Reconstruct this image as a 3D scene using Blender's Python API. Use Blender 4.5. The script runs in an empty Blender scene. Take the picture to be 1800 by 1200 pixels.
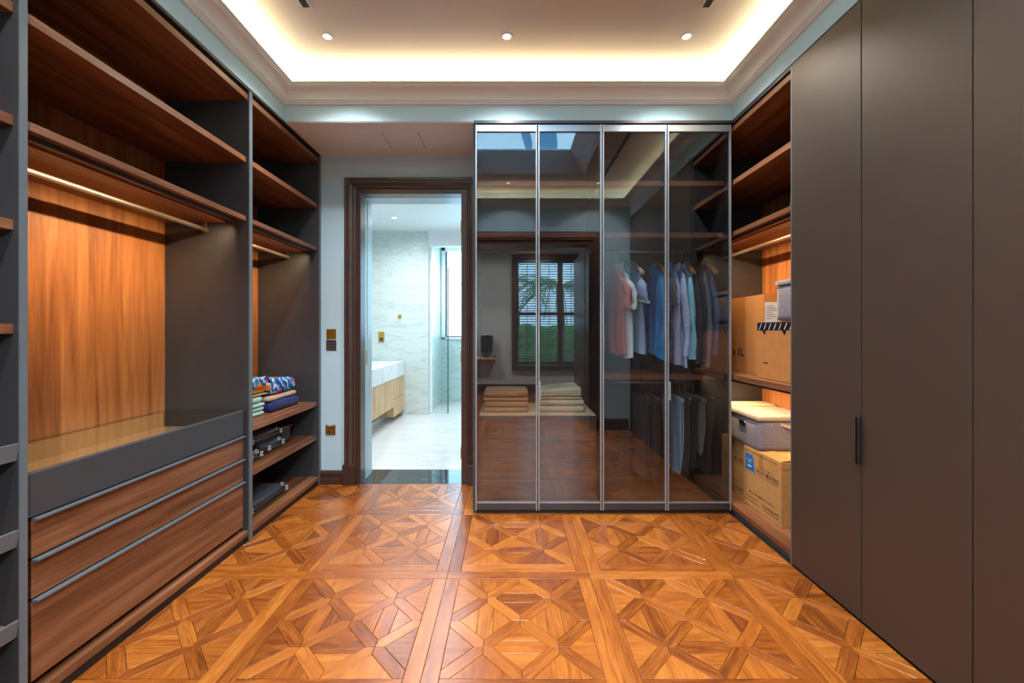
import bpy, bmesh, math, random
from mathutils import Vector, Matrix, noise

random.seed(7)
SC = bpy.context.scene
COL = SC.collection

# ---------------------------------------------------------------- camera, world, exposure
FPX = 724.0
cam_d = bpy.data.cameras.new('camera')
cam_d.sensor_width = 36.0
cam_d.lens = FPX / 1800 * 36.0
cam_d.shift_x = 3.5 / 1800
cam_d.shift_y = -18.0 / 1800
cam_d.clip_start = 0.02
cam = bpy.data.objects.new('camera', cam_d)
cam.location = (0, 0, 1.2)
cam.rotation_euler = (math.radians(90), 0, 0)
COL.objects.link(cam)
SC.camera = cam

world = bpy.data.worlds.new('sky')
SC.world = world
world.use_nodes = True
bgn = world.node_tree.nodes['Background']
bgn.inputs[0].default_value = (0.42, 0.74, 1.0, 1)
bgn.inputs[1].default_value = 6.0

SC.view_settings.view_transform = 'Standard'
SC.view_settings.look = 'None'
SC.view_settings.exposure = 0.25
SC.view_settings.gamma = 1.0
SC.view_settings.use_curve_mapping = False
SC.cycles.max_bounces = 10
SC.cycles.diffuse_bounces = 5
SC.cycles.glossy_bounces = 4
SC.cycles.transparent_max_bounces = 24
SC.cycles.transmission_bounces = 6
SC.cycles.sample_clamp_indirect = 4.0
SC.cycles.caustics_reflective = False
SC.cycles.caustics_refractive = False
SC.cycles.use_denoising = True

WARM = (1.0, 0.66, 0.34)
SOFT = (1.0, 0.965, 0.93)


def area(name, loc, rot, sx, sy, power, color, portal=False, spread=180):
    d = bpy.data.lights.new(name, 'AREA')
    d.shape = 'RECTANGLE'
    d.size, d.size_y = sx, sy
    d.energy = power
    d.color = color
    d.spread = math.radians(spread)
    if portal:
        d.cycles.is_portal = True
    o = bpy.data.objects.new(name, d)
    o.location = loc
    o.rotation_euler = rot
    COL.objects.link(o)
    return o


def spot(name, loc, power, color, angle=110, blend=0.9, size=0.03):
    d = bpy.data.lights.new(name, 'SPOT')
    d.energy = power
    d.color = color
    d.spot_size = math.radians(angle)
    d.spot_blend = blend
    d.shadow_soft_size = size
    o = bpy.data.objects.new(name, d)
    o.location = loc
    COL.objects.link(o)
    return o


R90 = math.pi / 2
# room shell numbers (metres; the camera stands at the origin, 1.2 m up, in the doorway)
XL, XR, YF, YB = -1.483, 1.457, 0.383, 2.715
YW = 3.242            # wall with the bathroom door
ZC = 2.882            # raised ceiling
ZS = 2.58             # underside of the bulkheads, top of the cabinets
SKY = (-0.82, 0.79, 0.996, 2.08)

# daylight openings (portals onto the sky)
area('skylight_portal', ((SKY[0] + SKY[1]) / 2, (SKY[2] + SKY[3]) / 2, 3.05), (0, 0, 0), 1.28, 0.76, 1, (1, 1, 1), True)
area('bathroom_window_portal', (-0.65, 6.98, 1.84), (-R90, 0, 0), 1.05, 1.5, 1, (1, 1, 1), True)
area('bedroom_window_portal', (0.75, -2.60, 1.55), (R90, 0, 0), 1.4, 2.0, 1, (1, 1, 1), True)
# warm LED runs in the ceiling cove
CP = 11.5
cx, cy = (XL + XR) / 2, (YF + YB) / 2
area('cove_light_back', (cx, YB - 0.06, 2.784), (math.pi, 0, 0), XR - XL, 0.02, CP * 1.0, WARM)
area('cove_light_front', (cx, YF + 0.06, 2.784), (math.pi, 0, 0), XR - XL, 0.02, CP * 1.0, WARM)
area('cove_light_left', (XL + 0.06, cy, 2.784), (math.pi, 0, R90), YB - YF, 0.02, CP * 0.8, WARM)
area('cove_light_right', (XR - 0.06, cy, 2.784), (math.pi, 0, R90), YB - YF, 0.02, CP * 0.8, WARM)


# ---------------------------------------------------------------- materials
class NT:
    def __init__(s, name):
        s.m = bpy.data.materials.new(name)
        s.m.use_nodes = True
        s.t = s.m.node_tree
        s.b = s.t.nodes['Principled BSDF']
        s.out = s.t.nodes['Material Output']

    def n(s, typ, **kw):
        nd = s.t.nodes.new(typ)
        for k, v in kw.items():
            setattr(nd, k, v)
        return nd

    def l(s, a, b):
        s.t.links.new(a, b)

    def coords(s, kind='Object', scale=(1, 1, 1), rot=(0, 0, 0)):
        tc = s.n('ShaderNodeTexCoord')
        mp = s.n('ShaderNodeMapping')
        mp.inputs['Scale'].default_value = scale
        mp.inputs['Rotation'].default_value = rot
        s.l(tc.outputs[kind], mp.inputs['Vector'])
        return mp.outputs['Vector']

    def noise(s, vec, scale=5, detail=4, rough=.5, dist=0):
        nd = s.n('ShaderNodeTexNoise')
        nd.inputs['Scale'].default_value = scale
        nd.inputs['Detail'].default_value = detail
        nd.inputs['Roughness'].default_value = rough
        nd.inputs['Distortion'].default_value = dist
        s.l(vec, nd.inputs['Vector'])
        return nd.outputs['Fac']

    def ramp(s, fac, stops):
        r = s.n('ShaderNodeValToRGB')
        e = r.color_ramp.elements
        while len(e) < len(stops):
            e.new(0.5)
        for i, (p, c) in enumerate(stops):
            e[i].position = p
            e[i].color = (c[0], c[1], c[2], 1)
        s.l(fac, r.inputs['Fac'])
        return r.outputs['Color']

    def math(s, op, a, b=None, c=None):
        nd = s.n('ShaderNodeMath', operation=op)
        for i, v in enumerate((a, b, c)):
            if v is None:
                continue
            if isinstance(v, (int, float)):
                nd.inputs[i].default_value = v
            else:
                s.l(v, nd.inputs[i])
        return nd.outputs[0]

    def mix(s, fac, a, b, mode='MIX'):
        nd = s.n('ShaderNodeMix', data_type='RGBA', blend_type=mode)
        for i, v in ((0, fac), (6, a), (7, b)):
            if isinstance(v, (int, float)):
                nd.inputs[i].default_value = v
            elif isinstance(v, tuple):
                nd.inputs[i].default_value = (v[0], v[1], v[2], 1)
            else:
                s.l(v, nd.inputs[i])
        return nd.outputs[2]

    def bump(s, h, strength=.2, dist=.002):
        nd = s.n('ShaderNodeBump')
        nd.inputs['Strength'].default_value = strength
        nd.inputs['Distance'].default_value = dist
        s.l(h, nd.inputs['Height'])
        s.l(nd.outputs['Normal'], s.b.inputs['Normal'])

    def set(s, **kw):
        for k, v in kw.items():
            k = k.replace('_', ' ')
            if isinstance(v, tuple) and len(v) == 3:
                v = (*v, 1)
            s.b.inputs[k].default_value = v
        return s


def plain(name, c, rough=.6, metal=0.0, var=.06, scale=14, spec=.5):
    t = NT(name)
    v = t.coords()
    f = t.noise(v, scale, 3)
    lo = tuple(x * (1 - var) for x in c)
    hi = tuple(min(1, x * (1 + var)) for x in c)
    t.l(t.ramp(f, [(.3, lo), (.7, hi)]), t.b.inputs['Base Color'])
    t.set(Roughness=rough, Metallic=metal)
    t.b.inputs['Specular IOR Level'].default_value = spec
    return t.m


def wood(name, dark, mid, light, grain='Y', rough=.42, bands=.0, coat=0.0):
    t = NT(name)
    al, ac = 1.1, 17.0
    sc = {'X': (al, ac, ac), 'Y': (ac, al, ac), 'Z': (ac, ac, al)}[grain]
    v = t.coords(scale=sc)
    f = t.noise(v, 1.0, 7, .58, .7)
    sc2 = tuple(x * (9 if x > 5 else 3) for x in sc)
    g = t.noise(t.coords(scale=sc2), 1.0, 3, .6)
    f2 = t.math('ADD', f, t.math('MULTIPLY', t.math('SUBTRACT', g, .5), .28))
    if bands:
        tc = t.n('ShaderNodeTexCoord')
        sp = t.n('ShaderNodeSeparateXYZ')
        t.l(tc.outputs['Object'], sp.inputs[0])
        ax = {'Y': 2, 'Z': 1, 'X': 2}[grain]
        wn = t.n('ShaderNodeTexWhiteNoise', noise_dimensions='1D')
        t.l(t.math('FLOOR', t.math('MULTIPLY', sp.outputs[ax], 6.8)), wn.inputs['W'])
        f2 = t.math('ADD', f2, t.math('MULTIPLY', t.math('SUBTRACT', wn.outputs[0], .5), bands))
    t.l(t.ramp(f2, [(.28, dark), (.5, mid), (.72, light)]), t.b.inputs['Base Color'])
    t.set(Roughness=rough)
    t.b.inputs['Coat Weight'].default_value = coat
    t.bump(f2, .06)
    return t.m


WD, WM_, WL = (.085, .030, .013), (.20, .079, .035), (.33, .15, .075)
M = {}
M['walnut_shelf'] = wood('walnut_shelf', WD, WM_, WL, 'Y')
M['walnut_x_shaded'] = wood('walnut_across_shaded', tuple(q * .7 for q in WD), tuple(q * .68 for q in WM_), tuple(q * .68 for q in WL), 'X')  # shelf walnut darkened: shade inside the glass wardrobe is put into the colour
M['walnut_back'] = wood('walnut_back_panel', (.15, .052, .015), (.30, .115, .035), (.42, .19, .07), 'Z', bands=.13)
M['graphite'] = plain('graphite_lacquer', (.044, .048, .056), .44, var=.05)
M['graphite_edge'] = plain('graphite_edge', (.115, .145, .17), .32, var=.03)
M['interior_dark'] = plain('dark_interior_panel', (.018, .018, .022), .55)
M['bronze'] = plain('bronze_lacquer', (.076, .053, .042), .44, metal=.35, var=.03, scale=4)
M['black'] = plain('black_recess', (.008, .008, .009), .5)
M['frame_metal'] = plain('brushed_grey_metal', (.42, .46, .50), .36, metal=.75, var=.03)
M['frame_dark'] = plain('dark_bronze_metal', (.07, .068, .072), .35, metal=.7)
M['rod'] = plain('champagne_metal', (.42, .36, .29), .42, metal=1.0, var=.02)
M['steel'] = plain('bright_steel', (.75, .75, .74), .22, metal=1.0, var=.02)
M['wall'] = plain('pale_blue_wall_paint', (.52, .75, .88), .75, var=.012, scale=3)
M['ceiling'] = plain('off_white_ceiling_paint', (.80, .85, .88), .8, var=.01, scale=3)
M['cornice'] = plain('plaster_cornice_paint', (.84, .90, .94), .6, var=.01)
M['shaft'] = plain('skylight_shaft_paint', (.85, .87, .90), .8, var=.01)
M['trim'] = plain('dark_brown_lacquer', (.060, .031, .024), .30, var=.12, scale=30)
M['gold'] = plain('satin_brass', (.62, .34, .05), .30, metal=.85, var=.05)
M['black_plastic'] = plain('black_plastic', (.03, .03, .035), .4)
M['white_paint'] = plain('white_paint', (.82, .84, .85), .5, var=.01)
M['reveal'] = plain('pale_blue_gloss_paint', (.50, .68, .76), .28, var=.02)
M['linen'] = plain('pale_linen_lining', (.62, .50, .31), .7, var=.08, scale=120)
M['bed_wall'] = plain('bedroom_wall_paint', (.50, .49, .46), .8, var=.02, scale=3)
M['lining'] = plain('bedroom_wainscot', (.42, .43, .46), .7, var=.02)
M['ink'] = plain('black_ink', (.02, .015, .012), .7)
M['blue_ink'] = plain('blue_ink', (.012, .17, .52), .6)
M['violet_ink'] = plain('violet_line_ink', (.08, .07, .30), .6)
M['red_ink'] = plain('red_ink', (.35, .05, .02), .6)
M['white_ink'] = plain('white_ink', (.80, .80, .84), .6)
M['paper'] = plain('white_paper', (.72, .76, .82), .7, var=.02)
M['tape'] = plain('black_tape', (.006, .006, .008), .3)
M['kraft'] = plain('kraft_cardboard', (.50, .27, .095), .75, var=.14, scale=55)
M['kraft_dark'] = plain('brown_packing_tape', (.42, .22, .075), .3, var=.1, scale=40)
M['orange_card'] = plain('orange_cardboard', (.52, .22, .062), .7, var=.06, scale=25)
M['white_strip'] = plain('white_clip_plastic', (.55, .55, .56), .4)
M['red'] = plain('red_piping', (.55, .01, .01), .5)


def fabric(name, c, var=.25, scale=220, rough=.9, bump=.35, sheen=.2):
    t = NT(name)
    v = t.coords()
    f = t.noise(v, scale, 3, .7)
    lo = tuple(x * (1 - var) for x in c)
    hi = tuple(min(1, x * (1 + var)) for x in c)
    t.l(t.ramp(f, [(.32, lo), (.68, hi)]), t.b.inputs['Base Color'])
    t.set(Roughness=rough)
    t.b.inputs['Sheen Weight'].default_value = sheen
    t.bump(f, bump, .0015)
    return t.m


def printed(name, ground, mark, scale, thr=.56):
    t = NT(name)
    v = t.coords()
    f = t.noise(v, scale, 2, .5, 3.5)
    t.l(t.ramp(f, [(thr - .03, ground), (thr + .03, mark)]), t.b.inputs['Base Color'])
    t.set(Roughness=.85)
    return t.m


M['towel_brown'] = fabric('brown_terry', (.38, .22, .10), .35, 260, bump=.9)
M['towel_green'] = fabric('sage_terry', (.50, .50, .36), .22, 260, bump=.9)
M['towel_band'] = fabric('towel_woven_band', (.42, .46, .40), .15, 400, bump=.3)
M['box_fabric'] = fabric('grey_box_fabric', (.145, .145, .20), .5, 190)
M['box_fabric_tan'] = fabric('taupe_lid_fabric', (.30, .23, .19), .35, 190)
M['box_cream'] = fabric('cream_lid_fabric', (.62, .52, .34), .1, 190)

# parquet: uv u runs along the grain, "tone" is a per-face shade
t = NT('oak_parquet')
uvn = t.n('ShaderNodeUVMap', uv_map='UVMap')
mp = t.n('ShaderNodeMapping')
mp.inputs['Scale'].default_value = (5.0, 46.0, 1)
t.l(uvn.outputs[0], mp.inputs[0])
f = t.noise(mp.outputs[0], 1.0, 6, .62, .9)
mp2 = t.n('ShaderNodeMapping')
mp2.inputs['Scale'].default_value = (12, 260, 1)
t.l(uvn.outputs[0], mp2.inputs[0])
g = t.noise(mp2.outputs[0], 1.0, 2, .6)
at = t.n('ShaderNodeAttribute', attribute_name='tone')
mx = t.math('ADD', t.math('MULTIPLY', f, .62), t.math('MULTIPLY', g, .38))
fac = t.math('ADD', mx, t.math('MULTIPLY', t.math('SUBTRACT', at.outputs['Fac'], .5), .24))
t.l(t.ramp(fac, [(.26, (.085, .018, .003)), (.42, (.23, .058, .007)), (.56, (.37, .108, .014)), (.78, (.56, .21, .036))]), t.b.inputs['Base Color'])
t.l(t.ramp(g, [(.2, (.33,) * 3), (.8, (.22,) * 3)]), t.b.inputs['Roughness'])
t.bump(mx, .07)
t.b.inputs['Coat Weight'].default_value = .35
t.b.inputs['Coat Roughness'].default_value = .24
M['parquet'] = t.m
M['joint'] = plain('dark_joint', (.010, .005, .002), .9)

# marbles
def marble(name, base, vein, scale=2.2, rough=.22, stretch=(1, 1, 1), rot=(0, 0, 0), spread=.06):
    t = NT(name)
    v = t.coords(scale=stretch, rot=rot)
    f = t.noise(v, scale, 8, .62, 1.6)
    c = t.ramp(f, [(.5 - spread * 2.4, base), (.5 - spread * .3, tuple(b * .93 + q * .07 for b, q in zip(base, vein))), (.5, vein), (.5 + spread * .4, tuple(b * .95 for b in base)), (.5 + spread * 3, base)])
    t.l(c, t.b.inputs['Base Color'])
    t.set(Roughness=rough)
    return t.m


M['marble_wall'] = marble('grey_green_marble', (.66, .72, .69), (.50, .57, .54), 1.6, .25, (.5, .5, 2.4), (0, .35, 0))
M['marble_shower'] = marble('shower_marble', (.50, .64, .63), (.34, .47, .46), 1.8, .25, (.6, .6, 2.2), (0, .5, 0))
M['marble_floor'] = marble('pale_floor_marble', (.66, .66, .66), (.54, .54, .55), 1.3, .16, (.6, 3.4, 1))
M['marble_top'] = marble('white_vanity_marble', (.82, .83, .86), (.62, .65, .72), 2.6, .2, (1, 1, 1.5), (.4, .5, 0))
M['marble_black'] = marble('black_marble', (.012, .014, .016), (.25, .24, .22), 1.5, .04, (1, 1, 1), (0, 0, .6), .006)
M['oak'] = wood('light_oak', (.50, .30, .15), (.68, .45, .25), (.80, .58, .36), 'Z', .5)


def glass(name, tint, ior, rough=0.0, base_reflect=None):
    t = NT(name)
    t.t.nodes.remove(t.b)
    tr = t.n('ShaderNodeBsdfTransparent')
    tr.inputs[0].default_value = (*tint, 1)
    gl = t.n('ShaderNodeBsdfGlossy')
    gl.inputs['Color'].default_value = (1, 1, 1, 1)
    gl.inputs['Roughness'].default_value = rough
    fr = t.n('ShaderNodeFresnel')
    geo = t.n('ShaderNodeNewGeometry')
    # same reflectance from inside the sheet as from outside
    i = t.math('ADD', t.math('MULTIPLY', geo.outputs['Backfacing'], 1 / ior - ior), ior)
    t.l(i, fr.inputs['IOR'])
    mx = t.n('ShaderNodeMixShader')
    t.l(fr.outputs[0], mx.inputs[0])
    t.l(tr.outputs[0], mx.inputs[1])
    t.l(gl.outputs[0], mx.inputs[2])
    t.l(mx.outputs[0], t.out.inputs[0])
    return t.m


M['smoked_glass'] = glass('smoked_glass', (.83, .83, .84), 1.85)
M['clear_glass'] = glass('clear_glass', (.95, .975, .97), 1.4)
M['tray_glass'] = glass('tray_glass', (.86, .84, .80), 1.7)
M['clear_plastic'] = glass('clear_plastic', (.86, .88, .90), 1.6, .12)


def emit(name, c, s):
    t = NT(name)
    t.t.nodes.remove(t.b)
    e = t.n('ShaderNodeEmission')
    e.inputs[0].default_value = (*c, 1)
    e.inputs[1].default_value = s
    t.l(e.outputs[0], t.out.inputs[0])
    return t.m


M['lamp'] = emit('lamp_lens', (1, .93, .82), 4.0)
M['led'] = emit('led_diffuser', WARM, 5.0)


# ---------------------------------------------------------------- mesh helpers
class MB:
    def __init__(s):
        s.v, s.f, s.uv, s.tone = [], [], None, None

    def box(s, x0, x1, y0, y1, z0, z1):
        n = len(s.v)
        s.v += [(x0, y0, z0), (x1, y0, z0), (x1, y1, z0), (x0, y1, z0), (x0, y0, z1), (x1, y0, z1), (x1, y1, z1), (x0, y1, z1)]
        s.f += [tuple(n + i for i in q) for q in ((0, 3, 2, 1), (4, 5, 6, 7), (0, 1, 5, 4), (1, 2, 6, 5), (2, 3, 7, 6), (3, 0, 4, 7))]
        return s

    def face(s, pts):
        n = len(s.v)
        s.v += [tuple(p) for p in pts]
        s.f.append(tuple(range(n, n + len(pts))))
        return s

    def rings(s, rings, closed_ring=True, cap0=True, cap1=True):
        n = len(s.v)
        k = len(rings[0])
        for r in rings:
            s.v += [tuple(p) for p in r]
        for i in range(len(rings) - 1):
            for j in range(k if closed_ring else k - 1):
                a, b = n + i * k + j, n + i * k + (j + 1) % k
                s.f.append((a, b, b + k, a + k))
        if cap0:
            s.f.append(tuple(range(n + k - 1, n - 1, -1)))
        if cap1:
            s.f.append(tuple(range(n + (len(rings) - 1) * k, n + len(rings) * k)))
        return s

    def tube(s, path, r, k=10, closed=False):
        P = [Vector(p) for p in path]
        rings = []
        up = Vector((0.13, 0.31, 0.94))
        for i, p in enumerate(P):
            if closed:
                d = P[(i + 1) % len(P)] - P[i - 1]
            else:
                d = P[min(i + 1, len(P) - 1)] - P[max(i - 1, 0)]
            d.normalize()
            a = d.cross(up)
            if a.length < 1e-3:
                a = d.cross(Vector((1, 0, 0)))
            a.normalize()
            b = d.cross(a)
            rr = r[i] if isinstance(r, (list, tuple)) else r
            rings.append([p + (a * math.cos(2 * math.pi * j / k) + b * math.sin(2 * math.pi * j / k)) * rr for j in range(k)])
        if closed:
            rings.append(rings[0])
            return s.rings(rings, True, False, False)
        return s.rings(rings)

    def lathe(s, c, prof, k=24, axis='Z'):
        rings = []
        for r, h in prof:
            ring = []
            for j in range(k):
                a = 2 * math.pi * j / k
                u, w = r * math.cos(a), r * math.sin(a)
                p = {'Z': (u, w, h), 'Y': (u, h, w), 'X': (h, u, w)}[axis]
                ring.append((c[0] + p[0], c[1] + p[1], c[2] + p[2]))
            rings.append(ring)
        return s.rings(rings)

    def prism(s, poly, axis, a, b):
        def P(q, t):
            return {'X': (t, q[0], q[1]), 'Y': (q[0], t, q[1]), 'Z': (q[0], q[1], t)}[axis]
        return s.rings([[P(q, a) for q in poly], [P(q, b) for q in poly]])

    def rbox(s, x0, x1, y0, y1, z0, z1, r, n=(8, 8, 4), disp=None):
        c = Vector(((x0 + x1) / 2, (y0 + y1) / 2, (z0 + z1) / 2))
        h = Vector(((x1 - x0) / 2, (y1 - y0) / 2, (z1 - z0) / 2))
        r = [min(r, q) for q in h] if not isinstance(r, (tuple, list)) else [min(a, b) for a, b in zip(r, h)]
        idx = {}
        base = len(s.v)

        def V(i, j, k):
            key = (i, j, k)
            if key in idx:
                return idx[key]
            p = []
            for q, m in zip((i, j, k), n):
                u = -1 + 2 * q / m
                p.append(math.copysign(abs(u) ** .75, u))
            w = [p[q] * h[q] for q in range(3)]
            inn = [max(-(h[q] - r[q]), min(h[q] - r[q], w[q])) for q in range(3)]
            d = Vector([(w[q] - inn[q]) / max(r[q], 1e-6) for q in range(3)])
            if d.length > 1e-6:
                mxd = max(abs(d.x), abs(d.y), abs(d.z))
                d = d.normalized() * mxd
            pt = c + Vector([inn[q] + d[q] * r[q] for q in range(3)])
            if disp:
                pt = pt + Vector(disp(pt))
            idx[key] = base + len(idx)
            s.v.append(tuple(pt))
            return idx[key]
        a, b, e = n
        for j in range(b):
            for k in range(e):
                s.f.append((V(0, j, k), V(0, j, k + 1), V(0, j + 1, k + 1), V(0, j + 1, k)))
                s.f.append((V(a, j, k), V(a, j + 1, k), V(a, j + 1, k + 1), V(a, j, k + 1)))
        for i in range(a):
            for k in range(e):
                s.f.append((V(i, 0, k), V(i + 1, 0, k), V(i + 1, 0, k + 1), V(i, 0, k + 1)))
                s.f.append((V(i, b, k), V(i, b, k + 1), V(i + 1, b, k + 1), V(i + 1, b, k)))
        for i in range(a):
            for j in range(b):
                s.f.append((V(i, j, 0), V(i, j + 1, 0), V(i + 1, j + 1, 0), V(i + 1, j, 0)))
                s.f.append((V(i, j, e), V(i + 1, j, e), V(i + 1, j + 1, e), V(i, j + 1, e)))
        return s

    def build(s, name, mat, parent=None, bevel=0, smooth=False, xform=None, kind=None):
        off = Vector((0, 0, 0))
        p = parent
        while p is not None:
            off += p.location
            p = p.parent
        me = bpy.data.meshes.new(name)
        vs = [Vector(v) for v in s.v]
        if xform is not None:
            vs = [xform @ v for v in vs]
        me.from_pydata([tuple(v - off) for v in vs], [], s.f)
        if s.uv is None:
            bm = bmesh.new()
            bm.from_mesh(me)
            bmesh.ops.recalc_face_normals(bm, faces=bm.faces)
            bm.to_mesh(me)
            bm.free()
        else:
            ul = me.uv_layers.new(name='UVMap')
            for i, uv in enumerate(s.uv):
                ul.data[i].uv = uv
            a = me.attributes.new('tone', 'FLOAT', 'FACE')
            a.data.foreach_set('value', s.tone)
        if smooth:
            me.polygons.foreach_set('use_smooth', [True] * len(me.polygons))
        me.materials.append(M[mat] if isinstance(mat, str) else mat)
        o = bpy.data.objects.new(name, me)
        COL.objects.link(o)
        if parent is not None:
            o.parent = parent
        if bevel:
            b = o.modifiers.new('edge', 'BEVEL')
            b.width = bevel
            b.segments = 2
            b.limit_method = 'ANGLE'
            b.angle_limit = math.radians(50)
        if kind:
            o['kind'] = kind
        return o


def box(name, mat, b, parent=None, bevel=0, kind=None):
    return MB().box(*b).build(name, mat, parent, bevel, kind=kind)


def tag(o, label, cat, group=None):
    o['label'] = label
    o['category'] = cat
    if group:
        o['group'] = group
    return o


def thing(name, label, cat, loc=(0, 0, 0), group=None):
    o = bpy.data.objects.new(name, None)
    o.empty_display_size = .05
    COL.objects.link(o)
    o.location = loc
    return tag(o, label, cat, group)


def struct(name, mb, mat, bevel=0, smooth=False):
    return mb.build(name, mat, None, bevel, smooth, kind='structure')


def text(name, body, size, origin, xd, yd, mat, parent, width=None, align='LEFT', font_offset=0.0):
    """Flat printed lettering: ORIGIN is the start of the baseline, xd/yd the reading and up directions."""
    cu = bpy.data.curves.new('lettering', 'FONT')
    cu.body = body
    cu.size = size
    cu.align_x = align
    cu.offset = font_offset
    to = bpy.data.objects.new('lettering', cu)
    COL.objects.link(to)
    dg = bpy.context.evaluated_depsgraph_get()
    me = bpy.data.meshes.new_from_object(to.evaluated_get(dg))
    bpy.data.objects.remove(to)
    xd, yd = Vector(xd), Vector(yd)
    if width and len(me.vertices):
        xs = [v.co.x for v in me.vertices]
        k = width / max(1e-6, max(xs) - min(xs))
    else:
        k = 1
    off = Vector((0, 0, 0))
    p = parent
    while p is not None:
        off += p.location
        p = p.parent
    for v in me.vertices:
        v.co = Vector(origin) + xd * v.co.x * k + yd * v.co.y - off
    me.materials.clear()
    me.materials.append(M[mat])
    me.name = name
    o = bpy.data.objects.new(name, me)
    COL.objects.link(o)
    o.parent = parent
    return o


# ================================================================ LARGE STRUCTURE
# ---- floor with parquet pieces
P0X, P0Y, TP = 0.392, 2.061, 0.70          # a joint of the tile grid and its period
SW = 0.0625                                # half width of the double border strips
FX0, FX1, FY1 = -1.502, 1.447, YW
floor = struct('floor', MB().box(-2.05, 2.05, -2.65, YW, -.06, -.0045), 'joint')


def clip(poly, x0, x1, y0, y1):
    for ax, lim, sg in ((0, x0, 1), (0, x1, -1), (1, y0, 1), (1, y1, -1)):
        out = []
        for i in range(len(poly)):
            a, b = poly[i - 1], poly[i]
            ia, ib = (a[ax] - lim) * sg >= 0, (b[ax] - lim) * sg >= 0
            if ia != ib:
                t_ = (lim - a[ax]) / (b[ax] - a[ax])
                out.append((a[0] + (b[0] - a[0]) * t_, a[1] + (b[1] - a[1]) * t_))
            if ib:
                out.append(b)
        poly = out
        if len(poly) < 3:
            return []
    return poly


def shrink(poly, d):
    n = len(poly)
    ar = sum(poly[i - 1][0] * poly[i][1] - poly[i][0] * poly[i - 1][1] for i in range(n)) / 2
    if ar < 0:
        poly = poly[::-1]
    if abs(ar) < 6e-5:
        return None
    lines = []
    for i in range(n):
        a, b = Vector(poly[i]), Vector(poly[(i + 1) % n])
        e = b - a
        if e.length < 1e-5:
            continue
        e.normalize()
        nrm = Vector((-e.y, e.x))
        lines.append((a + nrm * d, e))
    out = []
    m = len(lines)
    for i in range(m):
        p, e = lines[i - 1]
        q, g_ = lines[i]
        den = e.x * g_.y - e.y * g_.x
        if abs(den) < 1e-6:
            out.append((q.x, q.y))
            continue
        w = q - p
        s_ = (w.x * g_.y - w.y * g_.x) / den
        r = p + e * s_
        out.append((r.x, r.y))
    return out


def add_piece(mb, poly, ang, rnd):
    top = shrink(poly, .0019)
    low = shrink(poly, .0007)
    if not top or len(top) != len(low):
        return False
    n = len(top)
    z = -.0002 + rnd.uniform(-.0002, .0002)
    c = len(mb.v)
    mb.v += [(p[0], p[1], -.006) for p in low] + [(p[0], p[1], z - .0009) for p in low] + [(p[0], p[1], z) for p in top]
    fs = [tuple(c + 2 * n + i for i in range(n))]
    for k in (0, n):
        for i in range(n):
            j = (i + 1) % n
            fs.append((c + k + i, c + k + j, c + k + n + j, c + k + n + i))
    ca, sa = math.cos(ang), math.sin(ang)
    ou, ov = rnd.uniform(0, 50), rnd.uniform(0, 50)
    tone = rnd.random()
    for f_ in fs:
        mb.f.append(f_)
        mb.tone.append(tone)
        for vi in f_:
            x, y, _ = mb.v[vi]
            mb.uv.append((x * ca + y * sa + ou, -x * sa + y * ca + ov))
    return True


def tile_pieces(X0, Y0):
    """All wooden pieces of one tile as (kind, polygon, grain angle)."""
    L, S, I = TP, SW, TP - 2 * SW
    out = [('border_strip', [(0, L - S), (L, L - S), (L, L), (0, L)], 0),
           ('border_strip', [(S, 0), (L - S, 0), (L - S, S), (S, S)], 0),
           ('border_strip', [(0, 0), (S, 0), (S, L - S), (0, L - S)], R90),
           ('border_strip', [(L - S, 0), (L, 0), (L, L - S), (L - S, L - S)], R90)]
    h = .036 / I                       # half diagonal of a crossing, in tile units
    seg = []
    nodes = [(.25, .25), (.75, .25), (.25, .75), (.75, .75)]
    for (a, b) in nodes:
        for sx in (-1, 1):
            for sy in (-1, 1):
                seg.append(((a, b), (a + .25 * sx, b + .25 * sy)))
    for (p, q) in seg:
        sx, sy = (1 if q[0] > p[0] else -1), (1 if q[1] > p[1] else -1)
        poly = [p, (p[0] + h * sx, p[1]), (q[0], q[1] - h * sy), q, (q[0] - h * sx, q[1]), (p[0], p[1] + h * sy)]
        out.append(('lattice_strip', poly, math.atan2(sy, sx)))
    r = .25 - h
    for (a, b, horiz) in ((.5, .75, 1), (.5, .25, 1), (.25, .5, 0), (.75, .5, 0)):
        dia = [(a - r, b), (a, b - r), (a + r, b), (a, b + r)]
        w = .055
        for lo, hi in ((-1, -w), (-w, w), (w, 1)):
            if horiz:
                out.append(('diamond_block', clip(dia, 0, 1, b + lo, b + hi), 0))
            else:
                out.append(('diamond_block', clip(dia, a + lo, a + hi, 0, 1), R90))
    for (a, b, ang) in ((.25, 0, R90), (.75, 0, R90), (.25, 1, R90), (.75, 1, R90), (0, .25, 0), (0, .75, 0), (1, .25, 0), (1, .75, 0)):
        dia = [(a - r, b), (a, b - r), (a + r, b), (a, b + r)]
        out.append(('diamond_block', clip(dia, 0, 1, 0, 1), ang))
    res = []
    for k, poly, ang in out:
        if k != 'border_strip':
            poly = [(S + x * I, S + y * I) for x, y in clip(poly, 0, 1, 0, 1)]
        poly = [(X0 + x, Y0 + y) for x, y in poly]
        res.append((k, poly, ang))
    return res


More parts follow.
